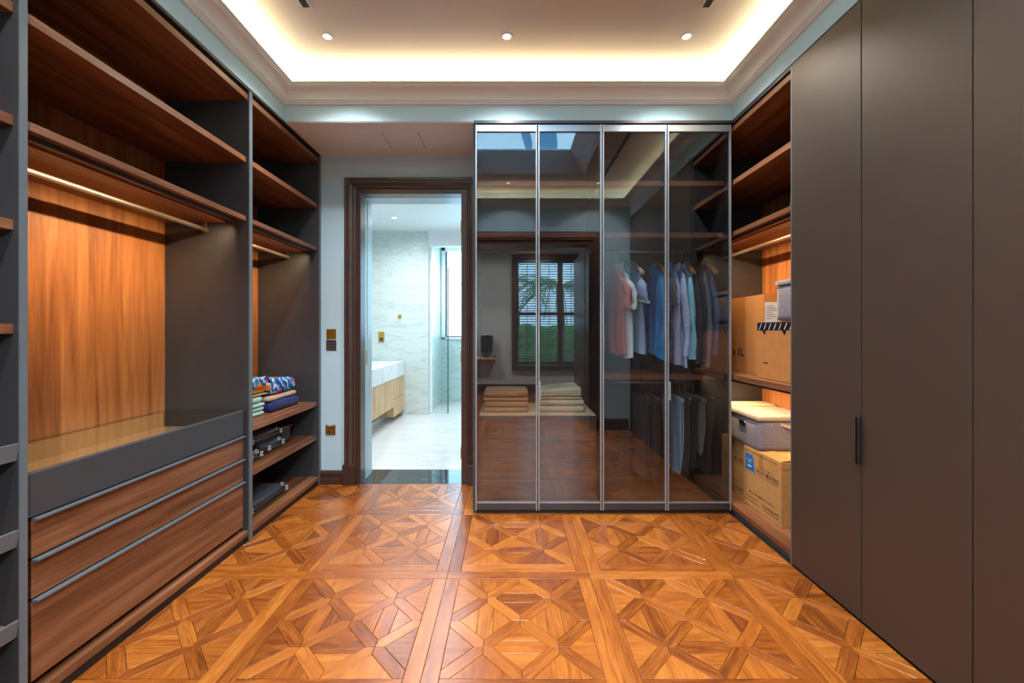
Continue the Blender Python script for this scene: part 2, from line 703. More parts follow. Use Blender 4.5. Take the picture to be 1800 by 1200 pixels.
rnd = random.Random(11)
rest = MB()
rest.uv, rest.tone = [], []
for i in range(-4, 3):
    for j in range(-7, 2):
        x0, y0 = P0X + i * TP, P0Y + j * TP
        lone = j >= -1 and -3 <= i <= 1
        for kind, poly, ang in tile_pieces(x0, y0):
            poly = clip(poly, FX0, FX1, -2.6, FY1)
            if not poly:
                continue
            # under the glass wardrobe the floor is not seen
            if min(p[0] for p in poly) > -.2 and min(p[1] for p in poly) > 2.75:
                continue
            if lone:
                mb = MB()
                mb.uv, mb.tone = [], []
                if add_piece(mb, poly, ang, rnd):
                    mb.build(kind, 'parquet', floor)
            else:
                add_piece(rest, poly, ang, rnd)
rest.build('parquet_field', 'parquet', floor, kind='stuff')

# ---- walls
T = .25
struct('wall_left', MB().box(-2.25, -2.0, YF - T, YW, 0, 3.2).box(-2.0, XL, YF - T, YW, ZS + .003, 2.766)
       .box(-2.0, XL + .03, YF - T, YW, 2.766, 3.2), 'wall')
struct('wall_right', MB().box(1.96, 2.2, YF - T, YW, 0, 3.2).box(XR, 1.96, YF - T, YW, ZS + .003, 2.766)
       .box(XR - .03, 1.96, YF - T, YW, 2.766, 3.2), 'wall')
DX0, DX1, DZ = -1.211, -.338, 2.317         # bathroom door rough opening
struct('wall_back', MB().box(-2.2, DX0, YW, YW + T, 0, 3.2).box(DX1, 2.2, YW, YW + T, 0, 3.2).box(DX0, DX1, YW, YW + T, DZ, 3.2)
       .box(XL, XR, YB, YW, ZS + .003, 2.766).box(XL + .03, XR - .03, YB - .03, YW, 2.766, 3.2), 'wall')
OX0, OX1, OZ = -1.0, 1.0, 2.30              # opening the camera stands in
struct('wall_front', MB().box(-2.2, OX0, YF - T, YF, 0, 3.2).box(OX1, 2.2, YF - T, YF, 0, 3.2).box(OX0, OX1, YF - T, YF, OZ, 2.766)
       .box(XL + .03, XR - .03, YF - T, YF + .03, 2.766, 3.2), 'wall')
# ---- soffit and ceiling
struct('trim_1', MB().box(XL, -.24, YB + .004, YW, ZS - .002, ZS + .003), 'ceiling')
pnl = MB()
for xx in (-.89, -.637):
    pnl.box(xx - .0012, xx + .0012, 2.855, 3.103, ZS - .0032, ZS - .0018)
pnl.build('access_panel_gap', 'black', bpy.data.objects['trim_1'])
sx0, sx1, sy0, sy1 = SKY
cb = MB()
for q in (((XL, YF), (XR, YF), (sx1, sy0), (sx0, sy0)), ((XR, YF), (XR, YB), (sx1, sy1), (sx1, sy0)),
          ((XR, YB), (XL, YB), (sx0, sy1), (sx1, sy1)), ((XL, YB), (XL, YF), (sx0, sy0), (sx0, sy1))):
    cb.rings([[(x, y, ZC) for x, y in q], [(x, y, ZC + .02) for x, y in q]])
ceil = struct('ceiling', cb, 'ceiling')
tk = .169
sh = MB()
lo = [(sx0, sy0), (sx1, sy0), (sx1, sy1), (sx0, sy1)]
hi = [(sx0 + tk, sy0 + tk), (sx1 - tk, sy0 + tk), (sx1 - tk, sy1 - tk), (sx0 + tk, sy1 - tk)]
for i in range(4):
    j = (i + 1) % 4
    a, b, c, d = lo[i], lo[j], hi[j], hi[i]
    sh.face([(a[0], a[1], ZC), (b[0], b[1], ZC), (c[0], c[1], 3.06), (d[0], d[1], 3.06)])
sh.build('skylight_shaft', 'shaft', ceil)
cap = MB()
o0, o1 = (-2.2, YF - T), (2.2, YW + T)
X_, Y_ = (hi[0][0], hi[1][0]), (hi[0][1], hi[2][1])
cap.box(o0[0], X_[0], o0[1], o1[1], 3.06, 3.075).box(X_[1], o1[0], o0[1], o1[1], 3.06, 3.075)
cap.box(X_[0], X_[1], o0[1], Y_[0], 3.06, 3.075).box(X_[0], X_[1], Y_[1], o1[1], 3.06, 3.075)
cap.build('roof_slab', 'shaft', ceil)
w2 = struct('window_2', MB().box(X_[0], X_[1], Y_[0], Y_[1], 3.076, 3.082), 'clear_glass')
# roof beams above the skylight
M['beam'] = plain('blue_grey_beam', (.22, .42, .60), .6)
for k, (xa, wd) in enumerate(((-.10, .08), (.16, .22))):
    m = MB()
    m.box(-wd / 2, wd / 2, -1.6, 1.2, 0, .12)
    m.build('roof_beam', 'beam', w2, xform=Matrix.Translation((xa + .1, 1.6, 3.55)) @ Matrix.Rotation(math.radians(9), 4, 'Z'))

# ---- cornice: one moulded run round the room with a light cove behind its lip
prof = [(0, 2.690), (.012, 2.690), (.012, 2.697), (.019, 2.699), (.019, 2.706), (.025, 2.708)]
for k in range(9):
    a = k / 8 * R90
    prof.append((.028 + .05 * (1 - math.cos(a)), 2.710 + .056 * math.sin(a)))
prof += [(.080, 2.768), (.080, 2.773), (.088, 2.775), (.088, 2.781), (.098, 2.783), (.098, 2.790), (.088, 2.790), (.084, 2.772), (0, 2.768)]
cm = MB()
ring = []
for (p, z) in prof:
    ring.append([(XL + p, YF + p, z), (XR - p, YF + p, z), (XR - p, YB - p, z), (XL + p, YB - p, z)])
ring.append(ring[0])
cm.rings(ring, True, False, False)
struct('trim_2', cm, 'cornice')

# ---- bathroom door frame, plinths and skirting
def frame_run(mb, x_in0, x_in1, z_in, y, d, w=.085, s=1):
    """Moulded architrave round an opening, on the side d (-1 towards smaller y)."""
    pr = [(0, 0), (0, .010), (.012, .016), (.018, .016), (.024, .011), (.050, .020), (.060, .020), (.066, .026), (w - .004, .028), (w, .024), (w, 0)]
    rings = []
    for (o_, h_) in pr:
        rings.append([(x_in0 - o_, y + d * h_, 0), (x_in0 - o_, y + d * h_, z_in + o_), (x_in1 + o_, y + d * h_, z_in + o_), (x_in1 + o_, y + d * h_, 0)])
    # rings run across the profile, each ring an open path
    mb.rings(rings, False, False, False)


door1 = MB()
door1.box(DX0, DX0 + .036, YW - .004, YW + .10, 0, DZ - .037).box(DX1 - .045, DX1, YW - .004, YW + .10, 0, DZ - .037).box(DX0, DX1, YW - .004, YW + .10, DZ - .037, DZ)
door_1 = struct('door_1', door1, 'trim', .0015)
m = MB()
frame_run(m, DX0, DX1, DZ, YW, -1)
m.build('architrave', 'trim', door_1)
box('plinth_block', 'trim', (-1.308, DX0 + .004, YW - .036, YW, 0, .157), door_1, .003)
box('plinth_block', 'trim', (DX1, -.245, YW - .036, YW, 0, .157), door_1, .003)
RX = DX0 + .036
m = MB().box(RX - .03, RX, YW + .10, YW + T + .01, 0, DZ - .037).box(RX, DX1 - .03, YW + .10, YW + T + .01, DZ - .037, DZ).box(RX - .001, RX + .004, YW + .15, YW + .165, 0, DZ - .04)
m.build('painted_reveal', 'reveal', door_1)
for zc in (2.02, 1.0, .24):
    h = MB().lathe((DX1 - .047, YW + .004, zc), [(.0045, -.045), (.0045, .045)], 10)
    h.lathe((DX1 - .047, YW + .004, zc + .048), [(.0045, 0), (.002, .006)], 10)
    h.build('hinge', 'gold', door_1)
box('latch_plate', 'gold', (RX, RX + .002, YW + .12, YW + .145, .93, 1.05), door_1)
leaf = box('door_leaf', 'trim', (DX1 - .045, DX1 - .003, YW + T + .02, YW + T + .85, .012, DZ - .05), door_1, .002)
bm_ = MB()
bprof = [(0, 0), (-.018, 0), (-.018, .042), (-.014, .046), (-.014, .074), (-.018, .078), (-.018, .090), (-.008, .104), (0, .107)]
bm_.prism([(YW + a, b) for a, b in bprof], 'X', XL - .005, -1.308)
struct('baseboard_back', bm_, 'trim')

# ---- opening where the camera stands
d2 = MB()
d2.box(OX0, OX0 + .04, YF - T, YF, 0, OZ - .04).box(OX1 - .04, OX1, YF - T, YF, 0, OZ - .04).box(OX0, OX1, YF - T, YF, OZ - .04, OZ)
door_2 = struct('door_2', d2, 'trim')
m = MB()
frame_run(m, OX0, OX1, OZ, YF, 1, .11)
m.build('architrave', 'trim', door_2)
m = MB()
frame_run(m, OX0, OX1, OZ, YF - T, -1, .11)
m.build('architrave', 'trim', door_2)
box('door_leaf', 'trim', (.955, .998, -.77, YF - T - .012, .01, OZ - .05), door_2, .002)
for zc in (1.66, 1.52, 1.0, .3):
    MB().lathe((.957, YF - T + .006, zc), [(.007, -.04), (.007, .04)], 10).build('hinge', 'gold', door_2)
bf = MB()
bf.prism([(YF - a, b * 1.3) for a, b in bprof], 'X', 1.11, 1.44)
struct('baseboard_front', bf, 'trim')

# ---- bathroom shell
BY0 = YW + T
struct('wall_bathroom_left', MB().box(-2.2, -2.1, BY0, 7.2, 0, 2.9), 'marble_wall')
struct('wall_bathroom_right', MB().box(.1, .2, BY0, 7.2, 0, 2.9), 'marble_wall')
struct('wall_bathroom_back', MB().box(-2.1, -1.18, 5.95, 7.2, 0, 2.9), 'marble_wall', .004)
struct('wall_shower_back', MB().box(-1.18, -1.16, 7.0, 7.2, 0, 2.7).box(-1.16, .1, 7.0, 7.2, 0, 1.065).box(-1.16, .1, 7.0, 7.2, 2.62, 2.7)
       .box(.06, .1, 7.0, 7.2, 1.065, 2.62), 'marble_shower')
struct('ceiling_bathroom', MB().box(-2.2, .2, BY0, 7.2, 2.646, 2.8), 'white_paint')
struct('trim_3', MB().box(-1.18, .1, 5.95, 6.05, 2.43, 2.646), 'white_paint')
bfloor = struct('floor_bathroom', MB().box(-2.2, .2, YW + .333, 7.2, -.06, 0), 'marble_floor')
box('threshold_slab', 'marble_black', (-2.1, .1, YW + .001, YW + .333, -.06, .0005), bfloor)
# floor slabs of the bathroom, laid with fine joints
jn = MB()
for yy in (4.4, 5.2, 6.0):
    jn.box(-2.1, .1, yy, yy + .002, -.001, .0003)
jn.build('slab_joint', 'marble_wall', bfloor)
w3 = struct('window_3', MB().box(-1.16, -1.10, 6.98, 7.1, 1.065, 2.62).box(.0, .06, 6.98, 7.1, 1.065, 2.62)
            .box(-1.16, .06, 6.98, 7.1, 1.065, 1.10).box(-1.16, .06, 6.98, 7.1, 2.56, 2.62), 'white_paint', .003)
m = MB().box(-1.10, -1.075, 7.02, 7.06, 1.10, 2.56).box(-1.075, 0, 7.02, 7.06, 1.10, 1.12)
m.build('window_sash', 'frame_dark', w3)
box('glass_pane', 'clear_glass', (-1.1, 0, 7.04, 7.046, 1.10, 2.56), w3)

# ---- bedroom shell behind the camera (it shows in the glass doors)
struct('wall_bedroom_left', MB().box(-2.3, -2.2, -2.65, YF - T, 0, 2.9), 'bed_wall')
struct('wall_bedroom_right', MB().box(2.2, 2.3, -2.65, YF - T, 0, 2.9), 'bed_wall')
WX0, WX1, WZ0, WZ1 = .10, 1.42, .52, 2.58
struct('wall_bedroom_back', MB().box(-2.3, WX0, -2.75, -2.62, 0, 2.9).box(WX1, 2.3, -2.75, -2.62, 0, 2.9)
       .box(WX0, WX1, -2.75, -2.62, 0, WZ0).box(WX0, WX1, -2.75, -2.62, WZ1, 2.9), 'bed_wall')
struct('ceiling_bedroom', MB().box(-2.3, 2.3, -2.75, YF - T, 2.88, 2.98), 'ceiling')
struct('baseboard_bedroom', MB().box(-2.2, 2.2, -2.62, -2.60, 0, .17), 'trim')
w1 = MB()
w1.box(WX0 - .06, WX0 + .02, -2.62, -2.56, WZ0 - .08, WZ1 + .10).box(WX1 - .02, WX1 + .06, -2.62, -2.56, WZ0 - .08, WZ1 + .10)
w1.box(WX0 + .02, WX1 - .02, -2.62, -2.56, WZ1 + .02, WZ1 + .10).box(WX0 + .02, WX1 - .02, -2.62, -2.56, WZ0 - .08, WZ0 + .02)
window_1 = struct('window_1', w1, 'trim', .002)
box('glass_pane', 'clear_glass', (WX0 + .02, WX1 - .02, -2.70, -2.694, WZ0, WZ1), window_1)
pw = (WX1 - WX0 - .04) / 3
for k in range(3):
    a = WX0 + .02 + k * pw
    b = a + pw - .004
    f_ = MB()
    f_.box(a, a + .045, -2.615, -2.58, WZ0 + .03, WZ1 + .01).box(b - .045, b, -2.615, -2.58, WZ0 + .03, WZ1 + .01)
    f_.box(a + .045, b - .045, -2.615, -2.58, WZ0 + .03, WZ0 + .09).box(a + .045, b - .045, -2.615, -2.58, 1.505, 1.57).box(a + .045, b - .045, -2.615, -2.58, 2.52, WZ1 + .01)
    f_.box((a + b) / 2 - .005, (a + b) / 2 + .005, -2.578, -2.570, .64, 2.50)
    fr_ = f_.build('shutter_frame', 'trim', window_1)
    sl = MB()
    for z0, z1 in ((WZ0 + .09, 1.505), (1.57, 2.52)):
        n = int((z1 - z0) / .046)
        for i in range(n):
            zc = z0 + (i + .5) * (z1 - z0) / n
            sl.prism([(-2.612, zc + .005), (-2.610, zc + .010), (-2.582, zc - .005), (-2.584, zc - .010)], 'X', a + .046, b - .046)
    sl.build('louvre_slats', 'trim', fr_)

# ================================================================ LAMPS IN THE CEILING AND ADDED FILL LIGHTS
k = 0
PLACE = {(-1.045, 2.353): 'white round ceiling downlight nearest the cabinet with the drawers, by the back cove',
         (-.018, 2.353): 'white round ceiling downlight in the middle of the back row',
         (1.009, 2.353): 'white round ceiling downlight nearest the flush bronze doors, by the back cove',
         (-1.045, .722): 'white round ceiling downlight over the shoe shelves, behind the skylight',
         (-.018, .722): 'white round ceiling downlight between the skylight and the entrance',
         (1.009, .722): 'white round ceiling downlight over the bronze doors, behind the skylight'}
for (x, y), lab in PLACE.items():
    d = thing('downlight', lab, 'light', (x, y, ZC), 'downlights in the dressing room ceiling')
    MB().lathe((x, y, ZC), [(.022, .012), (.024, -.001), (.033, -.003), (.036, .001)], 24).build('trim_ring', 'white_paint', d, smooth=True)
    MB().lathe((x, y, ZC - .002), [(.021, .004), (.021, 0)], 20).build('lamp_lens', 'lamp', d)
    spot('downlight_beam', (x, y, ZC - .012), 98, SOFT, 128, 1.0, .04)
for (x, y, lab) in ((-1.478, 5.26, 'white round downlight in the bathroom ceiling'),):
    d = thing('downlight', lab, 'light', (x, y, 2.646))
    MB().lathe((x, y, 2.646), [(.030, .004), (.034, -.002), (.048, -.003), (.050, .001)], 24).build('trim_ring', 'white_paint', d)
    MB().lathe((x, y, 2.644), [(.030, .004), (.030, 0)], 20).build('lamp_lens', 'lamp', d)
for i, (x, y) in enumerate(((-1.478, 5.26), (-.75, 5.26), (-.75, 4.2), (-1.478, 4.2))):
    spot('bathroom_lamp_and_fill', (x, y, 2.63), 56, (.90, .96, 1.0), 165, 1.0, .05)  # first belongs to the downlight; the other three are added fill without fixtures
spot('shower_fill', (-.6, 6.5, 2.6), 60, (.9, .96, 1.0), 160, 1.0, .05)  # added fill over the shower, no fixture there
for i, (x, y) in enumerate(((-1.2, -1.4), (.6, -1.4))):
    spot('bedroom_fill', (x, y, 2.85), 380, (.93, .97, 1.0), 172, .5, .2)  # added fill without fixtures, also brightens the dressing room through the opening
for s_, lab in ((-1, 'long linear air slot in the ceiling on the side of the open wooden shelves'), (1, 'long linear air slot in the ceiling on the side of the bronze doors')):
    x = -.02 + 1.035 * s_
    d = thing('air_slot', lab, 'air vent', (x, 1.5, ZC), 'linear air slots')
    m = MB().box(x - .026, x - .018, .85, 2.145, ZC - .004, ZC + .001).box(x + .018, x + .026, .85, 2.145, ZC - .004, ZC + .001).box(x - .018, x + .018, 2.137, 2.145, ZC - .004, ZC + .001).box(x - .018, x + .018, 1.49, 1.50, ZC - .004, ZC + .001)
    m.build('slot_frame', 'cornice', d)
    box('slot_grille', 'black', (x - .018, x + .018, .85, 2.137, ZC - .0025, ZC + .001), d)

# ================================================================ CABINETS
def rod_x(parent, x, y0, y1, z=1.775, wall_gap=True):
    MB().tube([(x, y0, z), (x, y1, z)], .0125, 16).build('hanging_rod', 'rod', parent, smooth=True)
    for y in (y0 + .012, y1 - .012):
        MB().box(x - .008, x + .008, y - .004, y + .004, z, z + .055).lathe((x, y, z), [(.017, -.006), (.017, .006)], 16, 'Y').build('rod_bracket', 'rod', parent)


def led_run(parent, x, y0, y1, z, side):
    # a slim profile behind the shelf edge; the lamp in it faces down and back into the cabinet
    f = -side
    box('led_profile', 'frame_dark', (min(x - f * .002, x + f * .008), max(x - f * .002, x + f * .008), y0, y1, z - .018, z), parent)
    l = area('cabinet_led', (x + f * .014, (y0 + y1) / 2, z - .015), (0, 0, 0), .008, y1 - y0, LEDP * (y1 - y0), WARM, spread=105)
    l.rotation_euler = (0, math.radians(44) * side, 0)


LEDP = 6.5
FXL = -1.505                                  # front edges of the shelves
# -- unit by the camera: shoe shelves
u = thing('shelf_cabinet', 'graphite shelf cabinet with tilted shoe shelves, nearest the camera', 'cabinet', (-1.75, .85, 0), 'open cabinets along the wall of wooden shelves')
box('side_panel', 'graphite', (-1.99, -1.49, .40, .422, 0, 2.572), u, .001)
box('back_panel', 'walnut_back', (-1.99, -1.967, .422, 1.249, .035, 2.55), u)
box('plinth', 'black', (-1.95, -1.50, .422, 1.249, 0, .035), u)
box('top_board', 'walnut_shelf', (-1.967, -1.497, .422, 1.2485, 2.517, 2.55), u, .001)
for z in (2.165, 1.823, 1.507, 1.192, .035):
    box('shelf', 'walnut_shelf', (-1.967, FXL, .424, 1.2485, z, z + .031), u, .001)
for z in (.81, .548, .275):
    m = MB().prism([(-1.96, z + .10), (-1.96, z + .12), (FXL, z + .025), (FXL, z + .005)], 'Y', .424, 1.2485)
    sfl = m.build('tilted_shelf', 'walnut_shelf', u)
    MB().prism([(FXL - .004, z + .0), (FXL + .010, z - .002), (FXL + .018, z + .05), (FXL + .010, z + .051), (FXL, z + .006)], 'Y', .424, 1.2485).build('metal_lip', 'graphite_edge', sfl)

# -- wide unit with the glass-topped tray and drawers
Y0, Y1 = 1.27, 2.348
u = thing('drawer_cabinet', 'wide graphite and walnut cabinet with hanging rod, glass topped tray and three drawers', 'cabinet', (-1.75, 1.8, 0), 'open cabinets along the wall of wooden shelves')
pn = box('side_panel', 'graphite', (-1.99, -1.491, 1.249, Y0, 0, 2.572), u)
box('panel_edge', 'graphite_edge', (-1.491, -1.487, 1.249, Y0, 0, 2.572), u)
box('back_panel', 'walnut_back', (-1.99, -1.967, Y0, Y1, .035, 2.55), u)
box('plinth', 'black', (-1.95, -1.50, Y0, Y1, 0, .035), u)
box('base_board', 'walnut_shelf', (-1.967, -1.493, Y0, Y1, .035, .066), u, .001)
box('top_board', 'walnut_shelf', (-1.967, -1.495, Y0, Y1, 2.517, 2.55), u, .001)
box('shelf', 'walnut_shelf', (-1.967, FXL, Y0 + .001, Y1 - .001, 2.163, 2.194), u, .001)
sB = MB().box(-1.967, FXL, Y0 + .001, Y1 - .001, 1.829, 1.856).box(-1.967, -1.612, Y0 + .001, Y1 - .001, 1.817, 1.829)
sB.build('shelf', 'walnut_shelf', u, .0008)
led_run(u, -1.540, Y0 + .03, Y1 - .03, 1.829, 1)
rod_x(u, -1.727, Y0 + .004, Y1 - .004)
box('side_lining', 'graphite', (-1.967, -1.515, Y1 - .0155, Y1 - .0005, .066, .612), u)
tr = MB()                                     # tray: rounded front rail, sides, bottom
tr.box(-1.527, FXL, Y0 + .002, Y1 - .016, .613, .754).box(-1.967, -1.527, Y0 + .002, Y0 + .02, .613, .748).box(-1.967, -1.527, Y1 - .034, Y1 - .016, .613, .748).box(-1.967, -1.95, Y0 + .02, Y1 - .034, .613, .748)
tr_o = tr.build('tray', 'graphite', u, .004)
box('tray_lining', 'linen', (-1.949, -1.528, Y0 + .021, Y1 - .035, .66, .666), tr_o)
box('tray_lining', 'linen', (-1.9499, -1.946, Y0 + .021, Y1 - .035, .666, .746), tr_o)
box('tray_glass', 'tray_glass', (-1.966, -1.528, Y0 + .003, Y1 - .017, .7485, .753), u)
for z0, z1 in ((.484, .600), (.356, .470), (.094, .342)):
    dr = box('drawer', 'walnut_shelf', (-1.93, -1.509, 1.298, Y1 - .021, z0, z1), u, .001)
    hd = MB().prism([(-1.512, z1 + .0), (-1.494, z1 + .0), (-1.490, z1 + .004), (-1.490, z1 + .009), (-1.512, z1 + .009)], 'Y', 1.300, Y1 - .022)
    hd.build('drawer_handle', 'graphite_edge', dr)
box('drawer_gap_filler', 'black', (-1.96, -1.53, Y0 + .001, 1.297, .066, .612), u)

# -- narrow unit against the door wall
Y0, Y1 = 2.379, 3.214
u = thing('shelf_cabinet', 'graphite shelf cabinet beside the bathroom door with folded clothes', 'cabinet', (-1.75, 2.8, 0), 'open cabinets along the wall of wooden shelves')
box('side_panel', 'graphite', (-1.99, -1.491, 2.349, Y0, 0, 2.572), u)
box('panel_edge', 'graphite_edge', (-1.491, -1.487, 2.349, Y0, 0, 2.572), u)
box('side_panel', 'graphite', (-1.99, -1.491, Y1, YW - .001, 0, 2.572), u)
box('panel_edge', 'graphite_edge', (-1.491, -1.487, Y1, YW - .001, 0, 2.572), u)
box('back_panel', 'walnut_back', (-1.99, -1.967, Y0, Y1, .035, 2.55), u)
box('plinth', 'black', (-1.95, -1.50, Y0, Y1, 0, .035), u)
box('top_board', 'walnut_shelf', (-1.967, -1.495, Y0, Y1, 2.517, 2.55), u, .001)
for z in (2.163, .617, .356, .035):
    box('shelf', 'walnut_shelf', (-1.967, FXL + (.011 if z < .1 else 0), Y0 + .001, Y1 - .001, z, z + .032), u, .001)
sB = MB().box(-1.967, FXL, Y0 + .001, Y1 - .001, 1.829, 1.856).box(-1.967, -1.612, Y0 + .001, Y1 - .001, 1.817, 1.829)
sB.build('shelf', 'walnut_shelf', u, .0008)
led_run(u, -1.540, Y0 + .03, Y1 - .03, 1.829, 1)
rod_x(u, -1.727, Y0 + .004, Y1 - .004)
# filler strips between cabinets and bulkheads
struct('trim_4', MB().box(-1.99, XL - .004, .40, YW, 2.572, ZS + .003), 'graphite')
struct('trim_5', MB().box(XR + .004, 1.96, .40, YW, 2.562, ZS + .003), 'graphite')

# -- flush bronze wardrobe
u = thing('wardrobe', 'tall bronze lacquered wardrobe with flush full height doors', 'wardrobe', (1.72, 1.26, 0))
seams = [2.112, 1.691, 1.284, .87, .456]
box('carcass', 'black', (1.462, 1.955, .42, 2.116, 0, 2.56), u)
box('side_panel', 'graphite_edge', (1.449, 1.955, 2.117, 2.127, 0, 2.562), u)
for i in range(4):
    dd = box('door', 'bronze', (1.442, 1.461, seams[i + 1] + .0022, seams[i] - .0022, .012, 2.56), u, .0012)
    if i in (0, 2):
        y = seams[i + 1]
        MB().box(1.425, 1.4425, y + .001, y + .008, .655, .848).box(1.425, 1.429, y - .008, y + .008, .655, .848).build('edge_pull', 'frame_dark', dd, .0006)

# -- open shelving in the corner
Y0, Y1 = 2.128, 3.15
u = thing('corner_shelves', 'open walnut corner shelving holding storage boxes, next to the bronze doors', 'cabinet', (1.7, 2.6, 0))
box('back_panel', 'walnut_back', (1.93, 1.955, Y0, Y1, .035, 2.54), u)
box('side_panel', 'graphite', (1.456, 1.955, Y1, Y1 + .022, 0, 2.562), u)
box('plinth', 'graphite', (1.466, 1.93, Y0, Y1, 0, .035), u)
box('base_board', 'walnut_shelf', (1.457, 1.93, Y0 + .001, Y1 - .001, .035, .066), u, .001)
box('top_board', 'walnut_shelf', (1.457, 1.93, Y0 + .001, Y1 - .001, 2.508, 2.54), u, .001)
for z in (2.16, .881):
    box('shelf', 'walnut_shelf', (1.466, 1.93, Y0 + .001, Y1 - .001, z, z + .033), u, .001)
sB = MB().box(1.466, 1.93, Y0 + .001, Y1 - .001, 1.829, 1.856).box(1.573, 1.93, Y0 + .001, Y1 - .001, 1.817, 1.829)
sB.build('shelf', 'walnut_shelf', u, .0008)
led_run(u, 1.500, Y0 + .03, Y1 - .03, 1.829, -1)
led_run(u, 1.500, Y0 + .03, Y1 - .03, .881, -1)
rod_x(u, 1.69, Y0 + .004, Y1 - .004)

# -- glass wardrobe on the end wall
GX = [-.229, .181, .602, 1.026, 1.449]
GY0, GY1 = 2.688, 2.712                       # door thickness
u = thing('glass_wardrobe', 'wardrobe with four smoked glass doors in grey metal frames', 'wardrobe', (.61, 2.95, 0))
box('side_panel', 'graphite', (-.245, -.226, 2.722, YW - .002, 0, 2.572), u)
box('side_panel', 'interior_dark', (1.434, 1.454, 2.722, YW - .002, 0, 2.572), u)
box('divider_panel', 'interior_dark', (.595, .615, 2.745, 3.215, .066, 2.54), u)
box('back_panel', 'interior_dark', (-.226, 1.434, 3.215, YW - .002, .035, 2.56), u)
box('top_board', 'graphite', (-.226, 1.434, 2.722, 3.215, 2.54, 2.572), u)
box('plinth', 'black', (-.226, 1.434, 2.722, 3.2, 0, .035), u)
box('base_board', 'walnut_x_shaded', (-.226, 1.434, 2.722, 3.215, .035, .066), u)
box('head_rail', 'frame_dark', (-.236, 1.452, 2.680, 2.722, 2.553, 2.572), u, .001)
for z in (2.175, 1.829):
    box('shelf', 'walnut_x_shaded', (-.225, .594, 2.76, 3.215, z, z + .032), u, .001)
    box('shelf', 'walnut_x_shaded', (.616, 1.433, 2.76, 3.215, z, z + .032), u, .001)
box('shelf', 'walnut_x_shaded', (.616, 1.433, 2.76, 3.215, .876, .908), u, .001)
for x0, x1, z in ((-.222, .592, 1.775), (.618, 1.431, 1.775), (.618, 1.431, .835)):
    MB().tube([(x0, 2.98, z), (x1, 2.98, z)], .0125, 14).build('hanging_rod', 'rod', u, smooth=True)
cn = MB().box(-.215, .585, 2.758, 3.214, .606, .634)
cnt = cn.build('counter', 'graphite', u, .002)
box('counter_lining', 'linen', (-.205, .575, 2.764, 3.212, .634, .641), cnt)
box('drawer_surround', 'walnut_x_shaded', (-.215, .585, 2.79, 3.21, .067, .604), u)
for z0, z1 in ((.478, .596), (.344, .466), (.205, .335), (.080, .196)):
    if z0 == .205:
        z0 = .205
    dr = box('drawer', 'walnut_x_shaded', (-.193, .564, 2.772, 2.792, z0, z1), u, .001)
    box('drawer_handle', 'graphite_edge', (-.19, .561, 2.764, 2.773, z1 + .001, z1 + .0055), dr)
for i in range(4):
    a, b = GX[i] + .003, GX[i + 1] - .003
    fr_ = MB()
    sw = .0095
    fr_.box(a, a + sw, GY0, GY1, .030, 2.552).box(b - sw, b, GY0, GY1, .030, 2.552)
    dd = fr_.build('glass_door', 'frame_metal', u, .002)
    box('bottom_rail', 'frame_dark', (a + sw, b - sw, GY0 + .001, GY1 - .001, .034, .078), dd, .0015)
    box('bottom_bead', 'frame_metal', (a + sw, b - sw, GY0, GY1 - .002, .078, .083), dd)
    box('top_rail', 'frame_metal', (a + sw, b - sw, GY0 + .001, GY1 - .001, 2.504, 2.549), dd, .0015)
    MB().box(a + sw, b - sw, 2.699, 2.703, .083, 2.504).build('glass_pane', 'smoked_glass', dd)
    if i in (1, 3):
        MB().box(a + sw, a + sw + .007, GY0 - .012, GY0 + .001, .752, .872).build('edge_pull', 'frame_metal', dd, .001)

# ================================================================ GARMENTS AND HANGERS
def hanger(X, Y, style, rot, lab, zr=1.775, clips=False):
    """A coat hanger hooked over the rod at X."""
    h = thing('clip_hanger' if clips else 'coat_hanger', lab, 'hanger', (X, Y, zr))
    h.rotation_euler = (0, 0, 0)
    R = Matrix.Translation((X, Y, 0)) @ Matrix.Rotation(rot, 4, 'Z')
    hook = []
    for k in range(9):
        a = math.radians(200 - k * 27)
        hook.append((0, .0165 * math.cos(a), zr + .004 + .0165 * math.sin(a)))
    drop = .085 if not clips else .10
    hook += [(0, .004, zr - .03), (0, 0, zr - .045), (0, 0, zr - drop)]
    MB().tube(hook, .0022, 6).build('hook', 'steel', h, smooth=True, xform=R)
    if clips:
        MB().tube([(0, -.165, zr - drop), (0, .165, zr - drop)], .003, 6).build('clip_bar', 'steel', h, xform=R)
        for y in (-.15, .15):
            MB().box(-.006, .006, y - .01, y + .01, zr - drop - .03, zr - drop + .008).build('clip', 'steel', h, .0015, xform=R)
        return h
    if style == 'wood' or style == 'darkwood':
        M.setdefault('pale_wood', plain('pale_hanger_wood', (.42, .37, .28), .5))
        M.setdefault('amber_wood', plain('amber_hanger_wood', (.30, .12, .03), .4))
        mat = 'pale_wood' if style == 'wood' else 'amber_wood'
        rings = []
        for k in range(-7, 8):
            t_ = k / 7
            y = t_ * .19
            zc = zr - .075 - .105 * abs(t_) ** 1.4 - .0
            hh = .017 * (1 - .45 * abs(t_))
            th = .006 + .010 * abs(t_)
            rings.append([(-th, y, zc - hh), (th, y, zc - hh), (th, y, zc + hh), (-th, y, zc + hh)])
        MB().rings(rings).build('shoulder_bar', mat, h, .002, xform=R)
    else:
        path = [(0, -.19, zr - .20), (0, -.03, zr - .10), (0, 0, zr - .085), (0, .03, zr - .10), (0, .19, zr - .20)]
        MB().tube(path, .003, 6).tube([(0, -.19, zr - .20), (0, .19, zr - .20)], .003, 6).build('shoulder_bar', 'steel', h, xform=R)
    return h


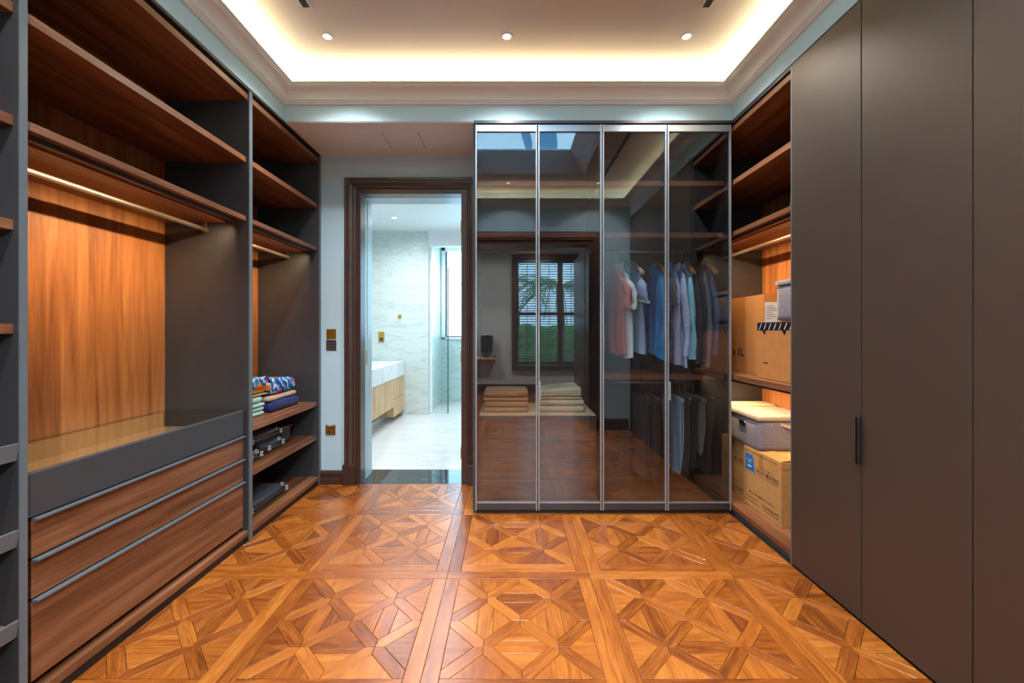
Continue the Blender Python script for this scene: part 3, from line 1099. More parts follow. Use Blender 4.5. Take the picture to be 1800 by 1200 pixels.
def garment(name, lab, cat, X, mat, rot=0.0, zn=1.70, zh=1.03, sleeve='short', zs=None, half=.185, th=.020, collar=True, cuff=None, seed=1, buttons=False, group='shirts on the upper rod', col_mat=None, Y=2.98, flare=1.08):
    g = thing(name, lab, cat, (X, Y, zn), group)
    rd = random.Random(seed)
    ph = [rd.uniform(0, 6.28) for _ in range(8)]
    R = Matrix.Translation((X, Y, 0)) @ Matrix.Rotation(rot, 4, 'Z')
    NU, NV = 56, 26
    rings = []
    for i in range(NV + 1):
        v = i / NV
        w = half * (.90 + .08 * min(1, v * 5)) * (1 + (flare - 1) * v) if v > .0 else half * .86
        tt = th * (.30 + .70 * min(1, v * 4.5)) * (1 + .25 * v)
        ring = []
        for j in range(NU):
            a = 2 * math.pi * j / NU
            ca, sa = math.cos(a), math.sin(a)
            y = w * math.copysign(abs(ca) ** .8, ca)
            x = tt * math.copysign(abs(sa) ** .7, sa)
            fold = math.sin(y * 55 + ph[0] + v * 2.0) * .5 + math.sin(y * 95 + ph[1] - v * 3) * .3 + math.sin(y * 28 + ph[2]) * .5
            x += (1 if sa > 0 else -1) * fold * .0085 * min(1, v * 1.7 + .06) * (1 - abs(ca) ** 4)
            x += .012 * math.sin(v * 3 + ph[3]) * v
            yn = abs(y) / half
            ztop = zn - .045 * max(0, 1) - .125 * max(0, yn - .28) ** 1.15
            zbot = zh + .018 * math.cos(y / half * 3.0 + .2) * (1 if name == 'shirt' else 0) + .006 * math.sin(y * 40 + ph[4])
            z = ztop + (zbot - ztop) * v
            ring.append((x, y, z))
        rings.append(ring)
    body = MB().rings(rings, True, True, False).build('body', mat, g, smooth=True, xform=R)
    # sleeves hang from the shoulder points
    if sleeve != 'none':
        for sgn in (-1, 1):
            zt = zn - .045 - .085
            ze = zs if zs is not None else (1.37 if sleeve == 'short' else 1.06)
            n = 14
            path = []
            for i in range(n + 1):
                v = i / n
                y = sgn * (half * .80 + (.050 if sleeve == 'short' else .048) * math.sin(min(1, v * 1.6) * R90) + (-.03 * v if sleeve == 'long' else .0))
                wy = (.052 + (.012 if sleeve == 'short' else -.008) * v) * (.35 + .65 * min(1, v * 4))
                wx = (.019 + .004 * v) * (.35 + .65 * min(1, v * 4))
                if sleeve == 'long' and v > .9:
                    wy *= .86
                xo = .008 * math.sin(v * 5 + ph[5] + sgn) + (-.006 if sleeve == 'long' else 0)
                z = zt + (ze - zt) * v
                tilt = (.10 if sleeve == 'short' else .04) * sgn
                ring = []
                for j in range(20):
                    a = 2 * math.pi * j / 20
                    yy = wy * math.cos(a)
                    xx = wx * math.sin(a) * (1 + .25 * math.sin(3 * a + ph[6] + v * 5)) + .003 * math.sin(v * 17 + ph[7] + a)
                    ring.append((xx + xo, y + yy, z + yy * tilt * (-2.2 if sleeve == 'short' else 1)))
                path.append(ring)
            s_ = MB().rings(path, True, True, False).build('sleeve', mat, g, smooth=True, xform=R)
            if sleeve == 'long':
                r0, r1 = path[-2], path[-1]
                cu = [[((p[0] - 0) * 1.06, p[1], p[2] + .05) for p in r1], [(p[0] * 1.06, p[1], p[2] - .012) for p in r1]]
                MB().rings(cu, True, False, False).build('cuff', cuff or mat, s_, smooth=True, xform=R)
                MB().lathe((min(p[0] for p in r1) - .003, sum(p[1] for p in r1) / 20 - .01, ze + .01), [(.004, -.001), (.004, .001)], 10, 'X').build('cuff_button', 'white_strip', s_, xform=R)
            else:
                r1 = path[-1]
                cu = [[(p[0] * 1.08, p[1], p[2] + .014) for p in r1], [(p[0] * 1.10, p[1], p[2] - .002) for p in r1]]
                MB().rings(cu, True, False, False).build('sleeve_hem', col_mat or mat, s_, smooth=True, xform=R)
    if collar:
        # stand and two folded leaves
        st = []
        lf = []
        for j in range(25):
            a = 2 * math.pi * j / 24
            y, x = .060 * math.cos(a), .022 * math.sin(a)
            zc = zn - .012 + .010 * math.cos(a * 1) * 0 - .012 * (1 if math.sin(a) < 0 else 0) * abs(math.sin(a))
            st.append(((x, y, zc - .035), (x * 1.02, y * 1.02, zc)))
            drop = .045 + .022 * max(0, math.cos(a)) * 0 + .025 * max(0, -math.sin(a))
            lf.append(((x * 1.05, y * 1.05, zc + .001), (x * 1.35, y * 1.28, zc - drop)))
        MB().rings([[p[0] for p in st], [p[1] for p in st]], True, False, False).build('collar_stand', col_mat or mat, g, smooth=True, xform=R)
        lw = MB()
        lw.rings([[p[0] for p in lf], [p[1] for p in lf]], True, False, False)
        cl = lw.build('collar', col_mat or mat, g, smooth=True, xform=R)
        sd = cl.modifiers.new('cloth thickness', 'SOLIDIFY')
        sd.thickness = .003
    if buttons:
        MB().box(-th - .011, -th - .008, -.012, .012, zh + .04, zn - .07).build('button_placket', mat, g, .001, xform=R)
        for k in range(6):
            z = zn - .085 - k * .088
            MB().lathe((-th - .013, 0, z), [(.005, -.0015), (.005, .0015)], 10, 'X').build('button', 'white_strip', g, xform=R)
    return g


for nm, c in {'red_pique': (.52, .12, .09), 'white_pique': (.72, .86, .92), 'bluegrey_pique': (.32, .47, .68), 'bright_blue': (.02, .33, .80),
              'denim_blue': (.13, .33, .66), 'lavender': (.34, .40, .60), 'cyan_cotton': (.28, .70, .85), 'charcoal': (.045, .045, .050), 'navy': (.018, .026, .055),
              'slate': (.13, .16, .20), 'deep_blue': (.02, .07, .19), 'pale_blue': (.42, .56, .78), 'black_denim': (.012, .012, .016), 'jeans_blue': (.24, .42, .62),
              'khaki': (.16, .15, .14), 'dark_navy': (.012, .018, .040), 'mint': (.42, .66, .62), 'tan_cloth': (.66, .43, .17), 'beige_cloth': (.52, .38, .27),
              'royal_navy': (.006, .018, .13), 'slipper_grey': (.16, .13, .13), 'yellow_cloth': (.62, .42, .05)}.items():
    M[nm] = fabric(nm + '_cloth', c, .14, 320, bump=.25, sheen=.1)
M['paisley'] = printed('pale_blue_paisley', (.52, .72, .98), (.22, .38, .72), 55, .58)
M['dark_print'] = printed('dark_leaf_print', (.02, .04, .06), (.10, .18, .24), 22, .55)

H = 'plain wire hanger carrying the '
SH = [
    ('polo_shirt', 'red short sleeved polo shirt, first on the rod beside the glass door post', .735, 'red_pique', .22, 'short', 1.37, 1.045, 'wire', 'white_pique' and None, 3),
    ('polo_shirt', 'white short sleeved polo shirt between the red and the grey blue ones', .785, 'white_pique', .18, 'short', 1.36, 1.02, 'wire', None, 5),
    ('polo_shirt', 'grey blue polo shirt with white edged collar on a pale wooden hanger', .868, 'bluegrey_pique', .16, 'short', 1.40, 1.05, 'wood', None, 9),
    ('shirt', 'dark leaf printed short sleeved shirt half hidden behind the bright blue shirt', 1.088, 'dark_print', .05, 'short', 1.38, 1.03, 'wire', None, 12),
    ('shirt', 'bright blue button up shirt with open collar', 1.042, 'bright_blue', .06, 'long', 1.10, 1.03, 'darkwood', None, 15),
    ('shirt', 'mid blue shirt with lavender sleeves, first beyond the middle door post', 1.145, 'denim_blue', .0, 'long', .985, 1.00, 'wire', None, 18),
    ('shirt', 'pale blue paisley long sleeved shirt', 1.203, 'paisley', -.03, 'long', 1.04, .97, 'wire', None, 21),
    ('shirt', 'turquoise long sleeved shirt with buttoned cuff on an amber wooden hanger', 1.250, 'cyan_cotton', -.03, 'long', 1.02, 1.04, 'darkwood', None, 24),
    ('shirt', 'charcoal shirt squeezed between the turquoise and navy ones', 1.288, 'charcoal', -.03, 'long', 1.06, 1.0, 'wire', None, 27),
    ('sweater', 'plain navy sweater without collar next to the charcoal shirt', 1.320, 'navy', -.03, 'long', 1.0, 1.0, 'wire', None, 30),
    ('sweater', 'slate grey sweater with long ribbed cuffs', 1.352, 'slate', -.03, 'long', .965, 1.03, 'wire', None, 33),
    ('jacket', 'deep blue jacket at the end of the rod beside the side panel', 1.400, 'deep_blue', -.02, 'long', 1.05, 1.04, 'darkwood', None, 36),
]
HL = ['plain wire hanger inside the red polo shirt', 'plain wire hanger inside the white polo shirt', 'pale wooden hanger inside the grey blue polo shirt',
      'plain wire hanger inside the dark leaf printed shirt', 'amber wooden hanger inside the bright blue shirt', 'plain wire hanger inside the shirt with lavender sleeves',
      'plain wire hanger inside the paisley shirt', 'amber wooden hanger inside the turquoise shirt', 'plain wire hanger inside the charcoal shirt',
      'plain wire hanger inside the navy sweater', 'plain wire hanger inside the slate grey sweater', 'amber wooden hanger inside the deep blue jacket']
for (nm, lab, X, mat, rot, sl, zs, zh, hs, cm_, sd), hl in zip(SH, HL):
    hg = hanger(X, 2.98, hs, rot, hl)
    hg['group'] = 'hangers on the upper rod'
    g = garment(nm, lab, {'polo_shirt': 'shirt'}.get(nm, nm), X, mat, rot, sleeve=sl, zs=zs, zh=zh, seed=sd,
                collar=nm != 'sweater', buttons=(nm == 'shirt'), th=.018 if X > 1.1 else .024,
                col_mat=('white_pique' if sd == 9 else None))
    if sd == 18:
        for ch in g.children:
            if ch.name.startswith('sleeve'):
                ch.data.materials[0] = M['lavender']
                for c2 in ch.children:
                    if c2.name.startswith('cuff') and 'button' not in c2.name:
                        c2.data.materials[0] = M['lavender']
    if sd == 9:
        for ch in g.children:
            if ch.name.startswith('collar'):
                ch.data.materials[0] = M['bluegrey_pique']
        # white piping round the collar edge
        pts = []
        R = Matrix.Translation((X, 2.98, 0)) @ Matrix.Rotation(rot, 4, 'Z')
        for j in range(25):
            a = 2 * math.pi * j / 24
            zc = 1.70 - .012 - .012 * max(0, -math.sin(a))
            pts.append((.022 * math.sin(a) * 1.36, .060 * math.cos(a) * 1.29, zc - .045 - .025 * max(0, -math.sin(a))))
        MB().tube(pts, .0022, 6).build('collar_piping', 'white_pique', g, xform=R)


def trousers(lab, X, mat, hw0=.16, hw1=.13, zt=.742, zb=.20, rot=0.0, seed=1, th=.016, name='trousers', Y=2.98):
    g = thing(name, lab, 'trousers', (X, Y, zt), 'trousers on the lower rod')
    rd = random.Random(seed)
    ph = [rd.uniform(0, 6.28) for _ in range(6)]
    R = Matrix.Translation((X, Y, 0)) @ Matrix.Rotation(rot, 4, 'Z')
    for leg, xo in ((0, -th * .45), (1, th * .45)):
        rings = []
        for i in range(25):
            v = i / 24
            w = hw0 + (hw1 - hw0) * v
            t_ = th * .5 * (.55 + .45 * min(1, v * 4))
            ring = []
            for j in range(32):
                a = 2 * math.pi * j / 32
                ca, sa = math.cos(a), math.sin(a)
                y = w * math.copysign(abs(ca) ** .8, ca) + .012 * math.sin(v * 5 + ph[2] + leg)
                x = t_ * math.copysign(abs(sa) ** .8, sa) + .006 * math.sin(y * 50 + ph[leg] + v * 3) * (.3 + v * .7) + xo
                z = zt + (zb + leg * .018 - zt) * v + (-.03 * (1 - (y / w)) * v * .5 if False else 0)
                ring.append((x, y, z))
            rings.append(ring)
        MB().rings(rings).build('trouser_leg', mat, g, smooth=True, xform=R)
    MB().rbox(-th * .8, th * .8, -hw0 * 1.01, hw0 * 1.01, zt - .035, zt + .002, .008, (2, 8, 3)).build('waistband', mat, g, smooth=True, xform=R)
    return g


TR = [(.945, 'dark_navy', 'dark navy trousers, first on the lower rod', .15), (1.015, 'black_denim', 'black trousers, second on the lower rod', .14),
      (1.175, 'jeans_blue', 'washed light blue jeans with turned hem', .20), (1.225, 'black_denim', 'black trousers hanging directly behind the light blue jeans', .22),
      (1.270, 'dark_navy', 'dark navy trousers in the middle of the lower rod', .24), (1.325, 'khaki', 'grey brown khaki trousers near the end of the lower rod', .34),
      (1.385, 'black_denim', 'black trousers against the side panel of the glass wardrobe', .20)]
for i, (X, mat, lab, zb) in enumerate(TR):
    hg = hanger(X, 2.98, 'clip', .06 if i > 1 else .02, 'steel clip hanger holding the ' + lab.replace(', first on the lower rod', ' nearest the divider').replace(', second on the lower rod', ' that hang second from the divider'), .835, True)
    hg['group'] = 'clip hangers on the lower rod'
    trousers(lab, X, mat, zb=zb, rot=.06 if i > 1 else .02, seed=40 + i)


# ================================================================ TOWELS
def wob(seed, amp):
    def f_(p):
        n_ = noise.noise_vector(Vector((p[0] * 9 + seed * 3.1, p[1] * 9, p[2] * 14)))
        n2 = noise.noise_vector(Vector((p[0] * 30 + seed, p[1] * 30, p[2] * 30)))
        return n_ * amp + n2 * amp * .25
    return f_


def folded(name, lab, cat, b, mat, seed, group, amp=.004, r=None, shear=(0, 0), layers=1):
    x0, x1, y0, y1, z0, z1 = b
    t_ = thing(name, lab, cat, ((x0 + x1) / 2, (y0 + y1) / 2, z0), group)
    w = wob(seed, amp)
    hgt = (z1 - z0) / layers
    for k in range(layers):
        za = z0 + k * hgt

        def dsp(p, za=za):
            d = w(p)
            tz = (p[2] - z0)
            dz = d[2] if p[2] > z0 + .004 else abs(d[2]) * .1
            return (d[0] + shear[0] * tz, d[1], dz + shear[1] * (p[0] - (x0 + x1) / 2) * (tz / (z1 - z0)))
        rr = r or (hgt * .5)
        MB().rbox(x0, x1, y0, y1, za, za + hgt - .001, rr, (16, 12, 8), dsp).build('folded_layer', mat, t_, smooth=True)
    return t_


G = 'brown towels on the wardrobe counter'
folded('towel', 'thick brown towel at the bottom of the brown pile', 'towel', (-.190, .130, 2.83, 3.10, .642, .675), 'towel_brown', 1, G, .003)
folded('towel', 'brown towel second from the bottom of the brown pile', 'towel', (-.178, .128, 2.835, 3.10, .677, .719), 'towel_brown', 2, G, .003)
folded('towel', 'thin brown towel just under the top of the brown pile', 'towel', (-.188, .127, 2.83, 3.10, .721, .744), 'towel_brown', 3, G, .003)
folded('towel', 'topmost thick brown towel of the brown pile', 'towel', (-.184, .127, 2.83, 3.10, .746, .790), 'towel_brown', 4, G, .004)
G = 'sage towels on the wardrobe counter'
folded('towel', 'sage green towel at the bottom of the green pile', 'towel', (.185, .515, 2.83, 3.12, .642, .688), 'towel_green', 5, G, .003)
folded('towel', 'sage green towel in the middle of the green pile', 'towel', (.190, .512, 2.83, 3.12, .690, .731), 'towel_green', 6, G, .003)
folded('towel', 'thin sage green towel just under the top of the green pile', 'towel', (.198, .498, 2.83, 3.12, .733, .747), 'towel_green', 7, G, .002)
tt = folded('towel', 'topmost sage green towel, thick with one corner pushed up', 'towel', (.198, .495, 2.83, 3.12, .749, .806), 'towel_green', 8, G, .004, r=.018, shear=(0, .09))

# ================================================================ CLOTHES ON THE NARROW CABINET
G = 'mint garments on the clothes shelf'
labs = ['folded mint cloth at the bottom of the mint pile', 'folded mint cloth second from the bottom of the mint pile', 'folded mint cloth third from the bottom of the mint pile', 'thicker folded mint cloth at the top of the mint pile']
zz = .649
for i, hgt in enumerate((.029, .027, .027, .044)):
    folded('folded_shirt', labs[i], 'folded clothes', (-1.90, -1.630 - .003 * (i % 2), 2.45, 2.742 + .004 * ((i * 7) % 3) - .012 * (i == 3), zz, zz + hgt - .001), 'mint', 20 + i, G, .0018)
    zz += hgt
tc_ = folded('folded_blanket', 'tan and yellow rolled fold of cloth lying on the mint pile', 'folded clothes', (-1.88, -1.635, 2.46, 2.79, .778, .790), 'tan_cloth', 30, None, .002)
for k, (mt, a, b) in enumerate((('yellow_cloth', .791, .800), ('tan_cloth', .802, .812), ('tan_cloth', .814, .829))):
    MB().rbox(-1.88, -1.637 + (.0 if k else -.01), 2.46, 2.79 - .025 * (k == 0) - .01 * (k == 1), a, b, .005, (8, 8, 4), wob(31 + k, .002)).build('folded_layer', mt, tc_, smooth=True)
MB().rings([[(-1.64 + .004 * s, 2.77 + .022 * math.sin(a) * 1.1, .8035 + q * math.cos(a)) for a, q in [(math.pi * j / 10, .0255) for j in range(11)]] for s in (-60, 0, 1)], False, False, False).build('fold_edge', 'tan_cloth', tc_, smooth=True)
nv = folded('folded_sweater', 'royal navy velvet fold of clothing at the bottom beside the mint pile', 'folded clothes', (-1.92, -1.600, 2.765, 3.135, .649, .722), 'royal_navy', 40, None, .007, r=.03)
bg = folded('folded_sweater', 'beige crumpled garment between the navy one and the colourful one', 'folded clothes', (-1.92, -1.615, 2.76, 3.13, .724, .762), 'beige_cloth', 41, None, .007, r=.018)
# the multicoloured beach cloth
t = NT('colourful_print')
v = t.coords(scale=(1, 1, 1))
wv = t.n('ShaderNodeTexWave', wave_type='BANDS', bands_direction='DIAGONAL')
wv.inputs['Scale'].default_value = 9
wv.inputs['Distortion'].default_value = 9
wv.inputs['Detail'].default_value = 2
wv.inputs['Detail Scale'].default_value = 1.6
t.l(v, wv.inputs['Vector'])
blue = t.ramp(wv.outputs['Fac'], [(.10, (.004, .045, .26)), (.35, (.010, .20, .60)), (.62, (.02, .40, .75)), (.84, (.03, .13, .42)), (.97, (.75, .82, .88))])
nz = t.noise(v, 9, 0, .5, .4)
spot_ = t.math('GREATER_THAN', nz, .66)
nz2 = t.noise(t.coords(rot=(1, 2, .5)), 10, 0, .5, .4)
spot2 = t.math('GREATER_THAN', nz2, .69)
c1 = t.mix(spot_, blue, (.90, .26, .01))
c2 = t.mix(spot2, c1, (.72, .05, .22))
t.l(c2, t.b.inputs['Base Color'])
t.set(Roughness=.8)
M['beach_print'] = t.m
bc = thing('beach_towel', 'blue printed cloth with orange and pink figures on top of the clothes', 'folded clothes', (-1.75, 2.8, .765))


def dsp(p):
    d = wob(51, .006)(p)
    u_ = (p[1] - 2.47) / .66
    rise = .028 * math.sin(max(0, min(1, u_)) * math.pi * .95 + .1) if p[2] > .80 else 0
    lift = .058 if p[1] < 2.76 and p[2] < .82 else 0
    return (d[0], d[1], d[2] + rise + lift * min(1, max(0, (2.80 - p[1]) / .06)))


MB().rbox(-1.92, -1.618, 2.47, 3.125, .764, .848, .034, (14, 30, 10), dsp).build('cloth', 'beach_print', bc, smooth=True)


# ================================================================ CLEAR CASES
def case(lab, b, tint='clear_plastic', inner='slipper_grey', group='clear plastic cases', rings=1, rotz=0.0):
    x0, x1, y0, y1, z0, z1 = b
    c = thing('storage_case', lab, 'case', ((x0 + x1) / 2, (y0 + y1) / 2, z0), group)
    zm = z0 + (z1 - z0) * .48
    MB().rbox(x0 + .006, x1 - .006, y0 + .006, y1 - .006, z0, zm, (.03, .03, .028), (10, 10, 6)).build('case_base', tint, c, smooth=True)
    MB().rbox(x0 + .004, x1 - .004, y0 + .004, y1 - .004, zm + .004, z1, (.035, .04, .035), (10, 10, 6)).build('case_lid', tint, c, smooth=True)
    MB().rbox(x0, x1, y0, y1, zm - .002, zm + .005, (.03, .03, .003), (8, 8, 2)).build('rim', 'clear_plastic', c, smooth=True)
    MB().rbox(x0 + .025, x1 - .025, y0 + .025, y1 - .025, z0 + .008, z1 - .016, .025, (8, 8, 5), wob(7, .004)).build('contents', inner, c, smooth=True)
    for y in (y0 + .05, y1 - .05):
        MB().box(x1 - .002, x1 + .006, y - .009, y + .009, zm - .014, zm + .016).box(x1 + .004, x1 + .010, y - .013, y + .013, zm + .008, zm + .015).box(x1 + .004, x1 + .010, y - .013, y + .013, zm - .012, zm - .005).build('latch', 'white_strip', c, .001)
    yc, zc = y1 - .075, z1 - .014
    pts = [(x1 - .012 + .006 * math.sin(a) * -1, yc + .012 * math.cos(a), zc + .010 * math.sin(a)) for a in [2 * math.pi * j / 16 for j in range(17)]]
    MB().tube(pts, .0035, 6).build('hang_ring', 'white_strip', c, smooth=True)
    return c


M['dark_content'] = fabric('dark_content', (.055, .065, .085), .3, 90)
M['mid_content'] = fabric('grey_content', (.26, .26, .27), .4, 60)
case('clear plastic case with grey contents on the middle shelf, in front by the panel', (-1.88, -1.575, 2.45, 2.655, .390, .462), inner='mid_content')
case('clear plastic case with ring on the middle shelf, second along the shelf', (-1.88, -1.590, 2.665, 2.93, .390, .472), inner='dark_content')
case('clear plastic case lying across the top of the other two cases', (-1.88, -1.600, 2.50, 2.92, .474, .545), inner='mid_content')
case('large dark filled clear case alone on the bottom shelf', (-1.90, -1.560, 2.43, 2.92, .068, .160), inner='dark_content')
bk = thing('black_pouch', 'black zipped pouch with a red edge behind the clear cases', 'pouch', (-1.74, 3.0, .39))
MB().rbox(-1.86, -1.615, 2.935, 3.05, .389, .525, .025, (8, 6, 8)).build('pouch_body', 'black_plastic', bk, smooth=True)
MB().tube([(-1.612, 2.94, .508), (-1.606, 3.0, .512), (-1.612, 3.05, .508)], .004, 6).build('red_zip', 'red', bk)


# ================================================================ BOXES ON THE CORNER SHELVES
def carton(lab, b, mat, group=None, flaps=True):
    x0, x1, y0, y1, z0, z1 = b
    c = thing('cardboard_box', lab, 'box', ((x0 + x1) / 2, (y0 + y1) / 2, z0), group)
    box('carton', mat, b, c, .002)
    if flaps:
        box('top_flap', mat, (x0, x1, y0, (y0 + y1) / 2 - .001, z1, z1 + .003), c)
        box('top_flap', mat, (x0, x1, (y0 + y1) / 2 + .001, y1, z1, z1 + .003), c)
    return c


NX, UP, NY = (0, -1, 0), (0, 0, 1), (1, 0, 0)
GM = 'moving boxes on the base of the corner shelves'


def mover(lab, b, full=True):
    x0, x1, y0, y1, z0, z1 = b
    c = carton(lab, b, 'kraft', GM)
    xf = x0 - .0008
    W = y1 - y0
    H_ = z1 - z0
    # u runs from the far end (y1) to the near end (y0)
    P = lambda u_, w_: (xf, y1 - u_ * W, z0 + w_ * H_)
    MB().face([P(.06, .62), P(.06, .90), P(.27, .90), P(.335, .62)]).build('blue_emblem', 'blue_ink', c)
    xe = xf - .0006
    Q = lambda u_, w_: (xe, y1 - u_ * W, z0 + w_ * H_)
    ck = MB()
    pal = []
    for j in range(9):
        a = math.pi * j / 8
        pal.append(Q(.18 + .062 * math.cos(math.pi + a), .710 - .030 * math.sin(a)))
    for j in range(9):
        a = math.pi * (1 - j / 8)
        pal.append(Q(.188 + .040 * math.cos(math.pi + a), .712 - .008 * math.sin(a)))
    ck.face(pal)
    zig = [(.10, .79), (.125, .82), (.16, .77), (.18, .75), (.20, .79), (.225, .82), (.25, .78)]
    for a, b_ in zip(zig[:-1], zig[1:]):
        d_ = .010
        ck.face([Q(a[0], a[1]), Q(b_[0], b_[1]), Q(b_[0], b_[1] + d_), Q(a[0], a[1] + d_)])
    for (u_, w_) in ((.135, .765), (.225, .765), (.18, .80)):
        ck.face([Q(u_ - .008, w_), Q(u_, w_ - .010), Q(u_ + .008, w_), Q(u_, w_ + .010)])
    ck.build('emblem_mark', 'white_ink', c)
    text('printed_name', 'TRUST MOVERS', .030, (xe, y1 - .36 * W, z0 + .655 * H_), NX, UP, 'ink', c, .58 * W, font_offset=.0002)
    text('printed_arabic', '\u062a\u0631\u0633\u062a \u0645\u0648\u0641\u0631\u0632', .026, (xe, y1 - .45 * W, z0 + .745 * H_), NX, UP, 'ink', c, .36 * W)
    MB().face([Q(.335, .612), Q(.95, .612), Q(.95, .619), (xe, y1 - .335 * W, z0 + .619 * H_)]).build('violet_rule', 'violet_ink', c)
    MB().face([Q(.62, .636), Q(.95, .636), Q(.95, .640), Q(.62, .640)]).build('thin_rule', 'ink', c)
    for (a, b_, w0, w1) in ((.05, .93, .950, .958), (.03, .45, .095, .103), (.55, .95, .095, .103)):
        MB().face([Q(a, w0), Q(b_, w0), Q(b_, w1), Q(a, w1)]).build('thick_rule', 'ink', c)
    text('printed_line', 'MAIL: MOVING@EIM.AE', .016, (xe, y1 - .15 * W, z0 + .245 * H_), NX, UP, 'ink', c, .44 * W)
    text('printed_line', 'TEL 04 2733', .015, (xe, y1 - .06 * W, z0 + .150 * H_), NX, UP, 'ink', c, .30 * W)
    text('printed_line', 'DUBAI U.A.E', .015, (xe, y1 - .64 * W, z0 + .245 * H_), NX, UP, 'ink', c, .22 * W)
    text('printed_toll_free', 'TOLL FREE 800 887877', .021, (xe, y1 - .53 * W, z0 + .135 * H_), NX, UP, 'ink', c, .43 * W)
    box('packing_tape', 'kraft_dark', (xf - .0002, x0 + .001, y1 - .56 * W, y1 - .44 * W, z0 + .76 * H_, z1), c)
    # the narrow end with the edge of a second emblem
    ye = y0 - .0008
    MB().face([(x0 + .055, ye, z0 + .62 * H_), (x0 + .20, ye, z0 + .62 * H_), (x0 + .18, ye, z0 + .82 * H_), (x0 + .055, ye, z0 + .82 * H_)]).build('blue_emblem', 'blue_ink', c)
    MB().face([(x0 + .01, ye, z0 + .90 * H_), (x0 + .30, ye, z0 + .90 * H_), (x0 + .30, ye, z0 + .907 * H_), (x0 + .01, ye, z0 + .907 * H_)]).build('thick_rule', 'ink', c)
    return c


mover('brown moving box printed TRUST MOVERS in front on the base board', (1.559, 1.925, 2.369, 2.746, .067, .440))
mover('second moving box with the same print, half hidden behind the glass wardrobe edge', (1.575, 1.925, 2.752, 3.125, .067, .440))
fl = bpy.data.objects.new('x', None)
bpy.data.objects.remove(fl)
bx = [o for o in COL.objects if o.name.startswith('cardboard_box')][0]
MB().prism([(1.559, .444), (1.562, .447), (1.64, .458), (1.64, .455)], 'Y', 2.372, 2.56).build('raised_flap', 'orange_card', bx)


def fabric_box(lab, b, lid_mat='box_fabric', body='box_fabric', handle=None, inset=False, group='fabric boxes in the corner shelves'):
    x0, x1, y0, y1, z0, z1 = b
    c = thing('fabric_box', lab, 'box', ((x0 + x1) / 2, (y0 + y1) / 2, z0), group)
    MB().rbox(x0 + .006, x1 - .006, y0 + .006, y1 - .006, z0, z1 - .034, .008, (8, 10, 6), wob(3, .0016)).build('box_body', body, c, smooth=True)
    MB().rbox(x0, x1, y0, y1, z1 - .034, z1, .007, (8, 10, 4)).build('lid', lid_mat, c, smooth=True)
    if handle:
        yc = handle
        zc = z1 - .078
        pts = []
        for j in range(24):
            a = 2 * math.pi * j / 24
            yy = .030 * math.cos(a) + math.copysign(.012, math.cos(a))
            pts.append((x0 + .003, yc + yy, zc + .016 * math.sin(a)))
        gr = MB().tube(pts, .0035, 8, True).build('grommet', 'steel', c, smooth=True)
        poly = [(p[1], p[2]) for p in pts]
        MB().prism(poly, 'X', x0 + .0015, x0 + .004).build('hand_hole', 'black', gr)
    return c


fb = fabric_box('grey fabric box with taupe lid and oval hand hole on the moving boxes', (1.555, 1.925, 2.583, 2.955, .447, .665), 'box_fabric_tan', handle=2.765)
MB().rings([[(1.70 + .0, 2.586, .615 + s), (1.75, 2.568, .60 + s), (1.80, 2.566, .585 + s), (1.88, 2.586, .56 + s)] for s in (-.010, .010)], False, False, False).build('strap_handle', 'box_fabric_tan', fb)
fb2 = fabric_box('cream lidded fabric box behind the one with the hand hole', (1.575, 1.925, 2.962, 3.125, .447, .672), 'box_cream', 'box_cream')
box('lid_inset', 'linen', (1.61, 1.90, 2.99, 3.10, .6715, .6735), fb2)
fabric_box('tall grey felt box with lid standing on the taped carton', (1.602, 1.90, 2.15, 2.492, 1.262, 1.502), handle=None)

# XL carton and the taped carton on the middle shelf
xl = carton('large brown carton printed XL with a white shipping label', (1.612, 1.925, 2.616, 3.14, .915, 1.433), 'orange_card')
text('printed_size', 'n XL', .080, (1.6112, 2.975, 1.028), NX, UP, 'ink', xl, .135, font_offset=.0018)
MB().face([(1.618, 2.6152, 1.215), (1.72, 2.6152, 1.215), (1.72, 2.6152, 1.385), (1.618, 2.6152, 1.385)]).build('shipping_label', 'paper', xl)
bl = MB()
for j in range(7):
    bl.face([(1.628 + j * .012, 2.6148, 1.243), (1.635 + j * .012, 2.6148, 1.243), (1.635 + j * .012, 2.6148, 1.255), (1.628 + j * .012, 2.6148, 1.255)])
for j in range(7):
    zz = 1.28 + j * .013
    bl.face([(1.626, 2.6148, zz), (1.66 + .006 * ((j * 5) % 7), 2.6148, zz), (1.66 + .006 * ((j * 5) % 7), 2.6148, zz + .003), (1.626, 2.6148, zz + .003)])
bl.build('label_print', 'ink', xl)
tp = carton('orange brown carton sealed with striped black tape below the tall felt box', (1.530, 1.915, 2.135, 2.547, .915, 1.249), 'orange_card')
xf = 1.5292
box('striped_tape', 'tape', (xf, 1.531, 2.135, 2.547, 1.205, 1.250), tp)
MB().box(xf, 1.60, 2.135, 2.547, 1.2525, 1.2535).build('tape_fold', 'tape', tp)
st = MB()
for j in range(9):
    y = 2.530 - j * .046
    st.face([(xf - .0005, y, 1.209), (xf - .0005, y - .006, 1.209), (xf - .0005, y - .028, 1.246), (xf - .0005, y - .022, 1.246)])
st.build('tape_stripes', 'white_ink', tp)
for y in (2.48, 2.30, 2.16):
    MB().face([(xf - .0003, y + .02, 1.206), (xf - .0003, y + .005, 1.19), (xf - .0003, y - .004, 1.178), (xf - .0003, y - .012, 1.182), (xf - .0003, y - .02, 1.206)]).build('torn_tape_end', 'tape', tp)
MB().face([(xf - .0004, 2.488, 1.008), (xf - .0004, 2.438, 1.008), (xf - .0004, 2.438, 1.014), (xf - .0004, 2.488, 1.014)]).build('small_print', 'ink', tp)
